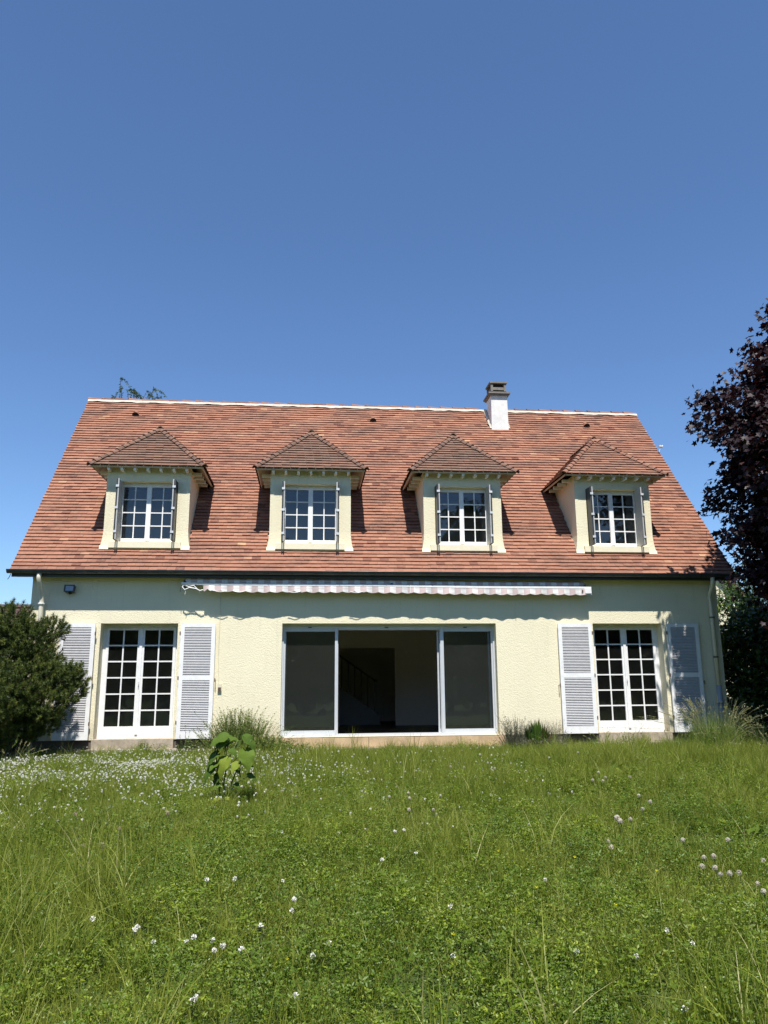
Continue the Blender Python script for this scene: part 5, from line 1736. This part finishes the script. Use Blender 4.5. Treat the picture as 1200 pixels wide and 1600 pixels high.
# ---- young big-leaved sapling
def big_leaf_mesh(k):
    """heart-shaped blade, quilted between its side veins, folded on the midrib, tip drooping"""
    mb = MB()
    prof = [(-0.04, 0.06), (0.0, 0.30), (0.08, 0.44), (0.22, 0.49), (0.40, 0.45), (0.58, 0.35), (0.76, 0.21), (0.92, 0.08), (1.0, 0.0)]
    pt, pw = [p[0] for p in prof], [p[1] for p in prof]
    fold, droop = random.uniform(0.15, 0.5), random.uniform(0.25, 0.8)
    ph = random.uniform(0, 6)
    nt_, us = 20, (-1, -0.8, -0.6, -0.4, -0.2, 0, 0.2, 0.4, 0.6, 0.8, 1)
    def P(u, t):
        w = float(np.interp(t, pt, pw)) * (1 + 0.05 * math.sin(t * 23 + ph + (3 if u > 0 else 0)))
        x = u * w
        y = t - (0.16 * abs(u) ** 2 * max(0, 1 - t / 0.25) if t < 0.25 else 0)
        q = (t - 0.35 * abs(u)) * 7
        quilt = 0.022 * abs(math.sin(math.pi * q)) * min(1, abs(u) * 4)
        edge = 0.05 * math.sin(t * 13 + ph + u * 2) * abs(u) ** 2
        return (x, y, fold * abs(x) + quilt + edge - droop * t * t)
    for r in range(nt_):
        t0 = -0.04 + 1.04 * r / nt_; t1 = -0.04 + 1.04 * (r + 1) / nt_
        for j in range(len(us) - 1):
            mb.quad(P(us[j], t0), P(us[j + 1], t0), P(us[j + 1], t1), P(us[j], t1), 0.5)
    return mb
def sapling():
    bx, by, bz_ = at(350, 1256)
    root = thing('sapling', 'young plant with big heart shaped leaves standing alone in the lawn', 'plant', (bx, by, bz_))
    k = CAM.y
    dist = (Vector((bx, by, 0)) - Vector((CAM.x, CAM.y, 0))).length
    s = dist / 1210     # metres per photo pixel here
    def P(px, py, dy=0.0):
        # a point above the base, laid out in metres from the base
        return Vector(((px - 350) * s * (1.22 if dy == 0.0 else 1.0), dy, (1256 - py) * s * 0.93))
    stems = [[(350, 1260), (349, 1225), (352, 1195), (364, 1160)], [(347, 1260), (342, 1220), (338, 1180), (345, 1160)], [(353, 1260), (358, 1225), (372, 1180), (380, 1160)]]
    for st_ in stems:
        rel(root, MB().tube([P(*p) + Vector((bx, by, bz_)) for p in st_], [0.012, 0.009, 0.007, 0.004], 7), 'stem', 'stalk', True)
    # (attach px, tip px, size m, towards camera, tint shade, roll)
    L = [((350, 1156), (312, 1172), 0.30, -0.4, 0.35), ((372, 1157), (402, 1186), 0.26, -0.2, 0.25), ((374, 1178), (382, 1212), 0.30, -0.9, 0.6), ((352, 1190), (332, 1228), 0.28, -0.9, 0.75),
         ((345, 1168), (320, 1182), 0.20, 0.3, 0.2), ((340, 1182), (304, 1215), 0.26, -0.1, 0.25), ((338, 1205), (306, 1238), 0.28, 0.0, 0.2), ((365, 1196), (352, 1214), 0.18, -1.0, 0.75),
         ((348, 1163), (338, 1180), 0.15, -0.8, 0.45), ((378, 1215), (402, 1225), 0.18, 0.2, 0.2), ((345, 1248), (312, 1256), 0.17, -0.5, 1.0), ((338, 1256), (315, 1268), 0.11, -0.6, 1.0),
         ((352, 1248), (372, 1252), 0.10, -0.6, 0.95), ((366, 1166), (350, 1182), 0.17, 0.3, 0.15), ((360, 1200), (392, 1238), 0.2, 0.25, 0.15), ((352, 1160), (385, 1152), 0.2, 0.5, 0.4),
         ((345, 1162), (322, 1152), 0.18, 0.55, 0.4), ((342, 1215), (330, 1245), 0.2, 0.2, 0.1)]
    L += [((356, 1175), (372, 1190), 0.15, -0.5, 0.3), ((344, 1228), (322, 1240), 0.14, -0.4, 0.45), ((372, 1195), (396, 1205), 0.17, -0.1, 0.15), ((340, 1196), (326, 1204), 0.15, -0.7, 0.5),
          ((362, 1228), (380, 1240), 0.13, -0.3, 0.25), ((350, 1170), (362, 1156), 0.12, -0.2, 0.5)]
    for i, (a, b, size, dy, tint) in enumerate(L):
        mb = big_leaf_mesh(i)
        mb.t = [tint] * len(mb.t)
        o = mb.build('leaf', 'bigleaf', root, True)
        A = P(*a); B_ = P(*b)
        d = Vector((B_.x - A.x, dy * 0.16, B_.z - A.z)).normalized()
        upv = Vector((0.0, -0.45, 1.0))
        z = (upv - d * upv.dot(d)).normalized(); xx = d.cross(z)
        m = Matrix((xx, d, z)).transposed().to_4x4()
        A2 = A + Vector((0, dy * 0.05, 0))
        o.matrix_basis = Matrix.Translation(A2) @ m @ Matrix.Diagonal(Vector((size * 0.66, size * 0.74, size * 0.60, 1)))
        stem_p = P(352 + (a[0] - 352) * 0.3, min(1250, a[1] + 16))
        q = MB().tube([stem_p, stem_p.lerp(A2, 0.5) + Vector((0, 0, 0.01)), A2], 0.004, 5, False)
        q.build('leaf_stalk', 'stalk', root)
sapling()

# ---- wispy herbs along the wall
def herb(name, label, cat, cx, cy, wx, wy, hmax, nst, mat, leaf=0.02, flowers=None, lean=0.25, profile=None):
    z0 = float(gz(cx, cy))
    root = thing(name, label, cat, (cx, cy, z0))
    P_, D_, T_ = [], [], []
    mb = MB()
    for k in range(nst):
        u = random.gauss(0, 0.42); u = max(-1, min(1, u))
        bx, by = u * wx * 0.6, random.uniform(-1, 1) * wy
        h = hmax * random.uniform(0.45, 1.0) * (1 - 0.45 * abs(u)) if profile is None else hmax * profile(u) * random.uniform(0.6, 1.0)
        tip = Vector((bx + u * wx * 0.4 + random.gauss(0, lean) * h, by + random.gauss(0, lean * 0.6) * h, h))
        a = Vector((bx, by, 0)); m_ = a.lerp(tip, 0.5) + Vector((0, 0, 0.06 * h))
        mb.tube([a, m_, tip], [0.0028, 0.002, 0.0010], 3, False, tint=0.4 + 0.4 * random.random())
        nl = int(9 + h * 28)
        for j in range(nl):
            t = random.random() ** 0.75
            p = a.lerp(m_, t * 2) if t < 0.5 else m_.lerp(tip, t * 2 - 1)
            P_.append(tuple(p)); D_.append((random.gauss(0, 1), random.gauss(0, 1), random.gauss(0.4, .5))); T_.append(min(1, max(0, random.gauss(0.35 + 0.35 * (t > 0.85), 0.2))))
    c, D = np.array(P_), np.array(D_); n = len(c)
    V, F, T = leaf_cloud(c, D, rand_dir(n), rng.uniform(leaf * .6, leaf * 1.4, n), OVAL, OVAL_F, np.array(T_))
    link('foliage', np_mesh('foliage', V, F, mat, T), root)
    mb.build('stems', mat, root)
    return root
herb('herb_bush', 'wispy green herb bush with reddish tips between left shutter and sliding window', 'bush', -1.25, -0.42, 0.85, 0.24, 0.90, 620, 'herb', 0.024)
herb('herb_clump', 'low green weeds growing at the foot of the wispy herb bush', 'weeds', -0.75, -0.75, 0.85, 0.25, 0.40, 420, 'herb', 0.030)
herb('lavender', 'sparse grey green flowering stems left of the spiky dark plant', 'plant', 3.98, -0.36, 0.40, 0.14, 0.72, 190, 'lavender', 0.018)
herb('lavender', 'sparse grey green stems right of the spiky dark plant', 'plant', 4.72, -0.36, 0.32, 0.14, 0.58, 120, 'lavender', 0.016)
herb('ground_herb', 'low grey green mat with reddish leaves under the spiky dark plant', 'plant', 4.40, -0.50, 0.72, 0.14, 0.24, 330, 'lavender', 0.028)
def spiky():
    cx, cy = 4.36, -0.42; z0 = float(gz(cx, cy))
    root = thing('spiky_plant', 'dark green spiky plant with some red leaves against the cream wall', 'plant', (cx, cy, z0))
    BL = np.array([(-0.02, 0, 0), (0.02, 0, 0), (0.055, 0.45, 0.0), (-0.055, 0.45, 0.0), (0, 1, -0.02)])
    BF = np.array([(0, 1, 2), (0, 2, 3), (3, 2, 4)])
    for k in range(240):
        a = random.uniform(0, 2 * math.pi); sp = random.uniform(0.02, 0.45); br = random.random() ** 0.6 * 0.22
        d = np.array([[math.cos(a) * sp, math.sin(a) * sp * .6, 1.0]])
        c = np.array([[math.cos(a) * br, math.sin(a) * br * 0.6, random.uniform(0.05, 0.30) * (1 - br * 2)]])
        s = np.array([random.uniform(0.24, 0.40) * (1.0 - 0.4 * sp)])
        red = (d[0, 0] > 0.12 and random.random() < 0.5)
        V, F, T = leaf_cloud(c, d, np.array([[math.cos(a), math.sin(a), 0.2]]), s, BL, BF, np.array([0.98 if red else random.uniform(0.1, 0.65)]))
        link('leaf', np_mesh('leaf', V, F, 'spurge', T), root)
spiky()
# narrow weeds in front of the shutters
herb('weed_clump', 'thin upright weed in front of the white shutter beside the herb bush', 'weed', -2.20, -0.50, 0.22, 0.08, 0.52, 16, 'herb', 0.026, lean=0.08)
herb('weed_clump', 'tuft of tall weeds before the threshold of the right doors', 'weed', 6.15, -0.45, 0.35, 0.12, 0.34, 46, 'herb', 0.024, lean=0.12)
herb('weed_clump', 'leafy weeds growing by the left door threshold', 'weed', -2.95, -0.45, 0.30, 0.10, 0.30, 40, 'herb', 0.022, lean=0.15)

def tussock(label, cx, cy, nb, hmin, hmax, rad, lean, dry=0.12, w=0.006, heads=0.3):
    z0 = float(gz(cx, cy))
    root = thing('grass_tussock', label, 'grass clump', (cx, cy, z0), 'grass clumps near the house wall')
    me = blade_mesh('blades', nb, rad, hmin, hmax, w, lean, 'tussock', 6, (0.45, 0.2), dry)
    link('blades', me, root)
    # pale seed heads on arching stalks
    P_, D_, mb = [], [], MB()
    for k in range(int(nb * heads * 0.3)):
        a = random.uniform(0, 6.28); l = abs(random.gauss(0, lean)) + 0.1; h = random.uniform(hmax * 0.85, hmax * 1.25)
        d = Vector((math.cos(a), math.sin(a), 0))
        pts = [d * (l * h * t * t) + Vector((random.uniform(-1, 1) * 0.0 + d.x * rad * .5, d.y * rad * .5, h * t * (1 - .3 * l * t))) for t in (0, .3, .6, .85, 1)]
        mb.tube(pts, [0.002] * 4 + [0.001], 3, False, tint=0.9)
        for j in range(26):
            t = random.random(); p = pts[3].lerp(pts[4], t)
            P_.append(tuple(p)); D_.append(tuple((pts[4] - pts[3]).normalized() + Vector((random.gauss(0, .4), random.gauss(0, .4), random.gauss(0, .4)))))
    if P_:
        c, D = np.array(P_), np.array(D_)
        V, F, T = leaf_cloud(c, D, rand_dir(len(c)), rng.uniform(.015, .03, len(c)), LANCE, LANCE_F, np.ones(len(c)))
        link('seed_heads', np_mesh('seed_heads', V, F, 'tussock', T), root)['kind'] = 'stuff'
        mb.build('stalks', 'tussock', root)['kind'] = 'stuff'
tussock('large arching clump of long grass before the rightmost louvred shutter', 7.55, -1.15, 2000, 0.32, 0.84, 0.45, 0.65)
tussock('second long grass clump just beyond the right corner of the house', 8.3, -1.5, 420, 0.25, 0.62, 0.25, 0.9, 0.3)
tussock('shorter bright grass clump below the right door threshold', 6.95, -0.75, 420, 0.15, 0.34, 0.30, 0.4, 0.08, heads=0.1)
tussock('grass clump growing under the shutter left of the right doors', 5.55, -0.55, 260, 0.12, 0.28, 0.25, 0.4, 0.12, heads=0.15)
tussock('thin dry grasses at the foot of the pine shrub', -4.9, -1.75, 240, 0.12, 0.36, 0.45, 0.9, 0.5, heads=0.3)
tussock('sparse dry grass stalks at the far right edge of the lawn', 7.6, -3.0, 60, 0.2, 0.45, 0.18, 0.8, 0.6, heads=0.5)

# broad dock leaves
def dock(px, py, n, label):
    x, y, z = at(px, py, 0.08)
    root = thing('dock_plant', label, 'weed', (x, y, z), 'broad leaved dock plants in the right lawn')
    for k in range(n):
        a = random.uniform(0, 6.28); r0 = random.uniform(0.02, 0.28)
        d = np.array([[math.cos(a) * .6, math.sin(a) * .6, random.uniform(.15, .6)]])
        c = np.array([[random.uniform(-.45, .45), random.uniform(-.3, .3), 0.03]])
        V, F, T = leaf_cloud(c, d, np.array([[-math.cos(a) * .4, -math.sin(a) * .4, 1.0]]), np.array([random.uniform(.13, .22)]), OVAL * np.array([1.0, 1, 1.5]), OVAL_F, np.array([random.uniform(.3, .9)]))
        link('leaf', np_mesh('leaf', V, F, 'bigleaf', T), root)
dock(955, 1203, 46, 'patch of broad dock leaves with dandelion clocks in the right lawn')
dock(905, 1217, 22, 'smaller patch of broad dock leaves left of the larger one')
dock(1155, 1287, 14, 'few broad leaves low in the grass near the right edge')

# white garden pedestal under the maple
pdx, pdy = 9.35, -0.35
pz = float(gz(pdx, pdy))
pd = thing('garden_pedestal', 'small white pedestal in the shade under the purple maple', 'pedestal', (pdx, pdy, pz))
rel(pd, MB().tube([(pdx, pdy, pz + 0.06), (pdx, pdy, pz + 0.12), (pdx, pdy, pz + 0.26), (pdx, pdy, pz + 0.33), (pdx, pdy, pz + 0.36)], [0.11, 0.05, 0.04, 0.06, 0.075], 14), 'column', 'white', True)
rel(pd, MB().box(pdx - 0.32, pdx + 0.18, pdy - 0.2, pdy + 0.2, pz - 0.05, pz + 0.055), 'slab', 'concrete')
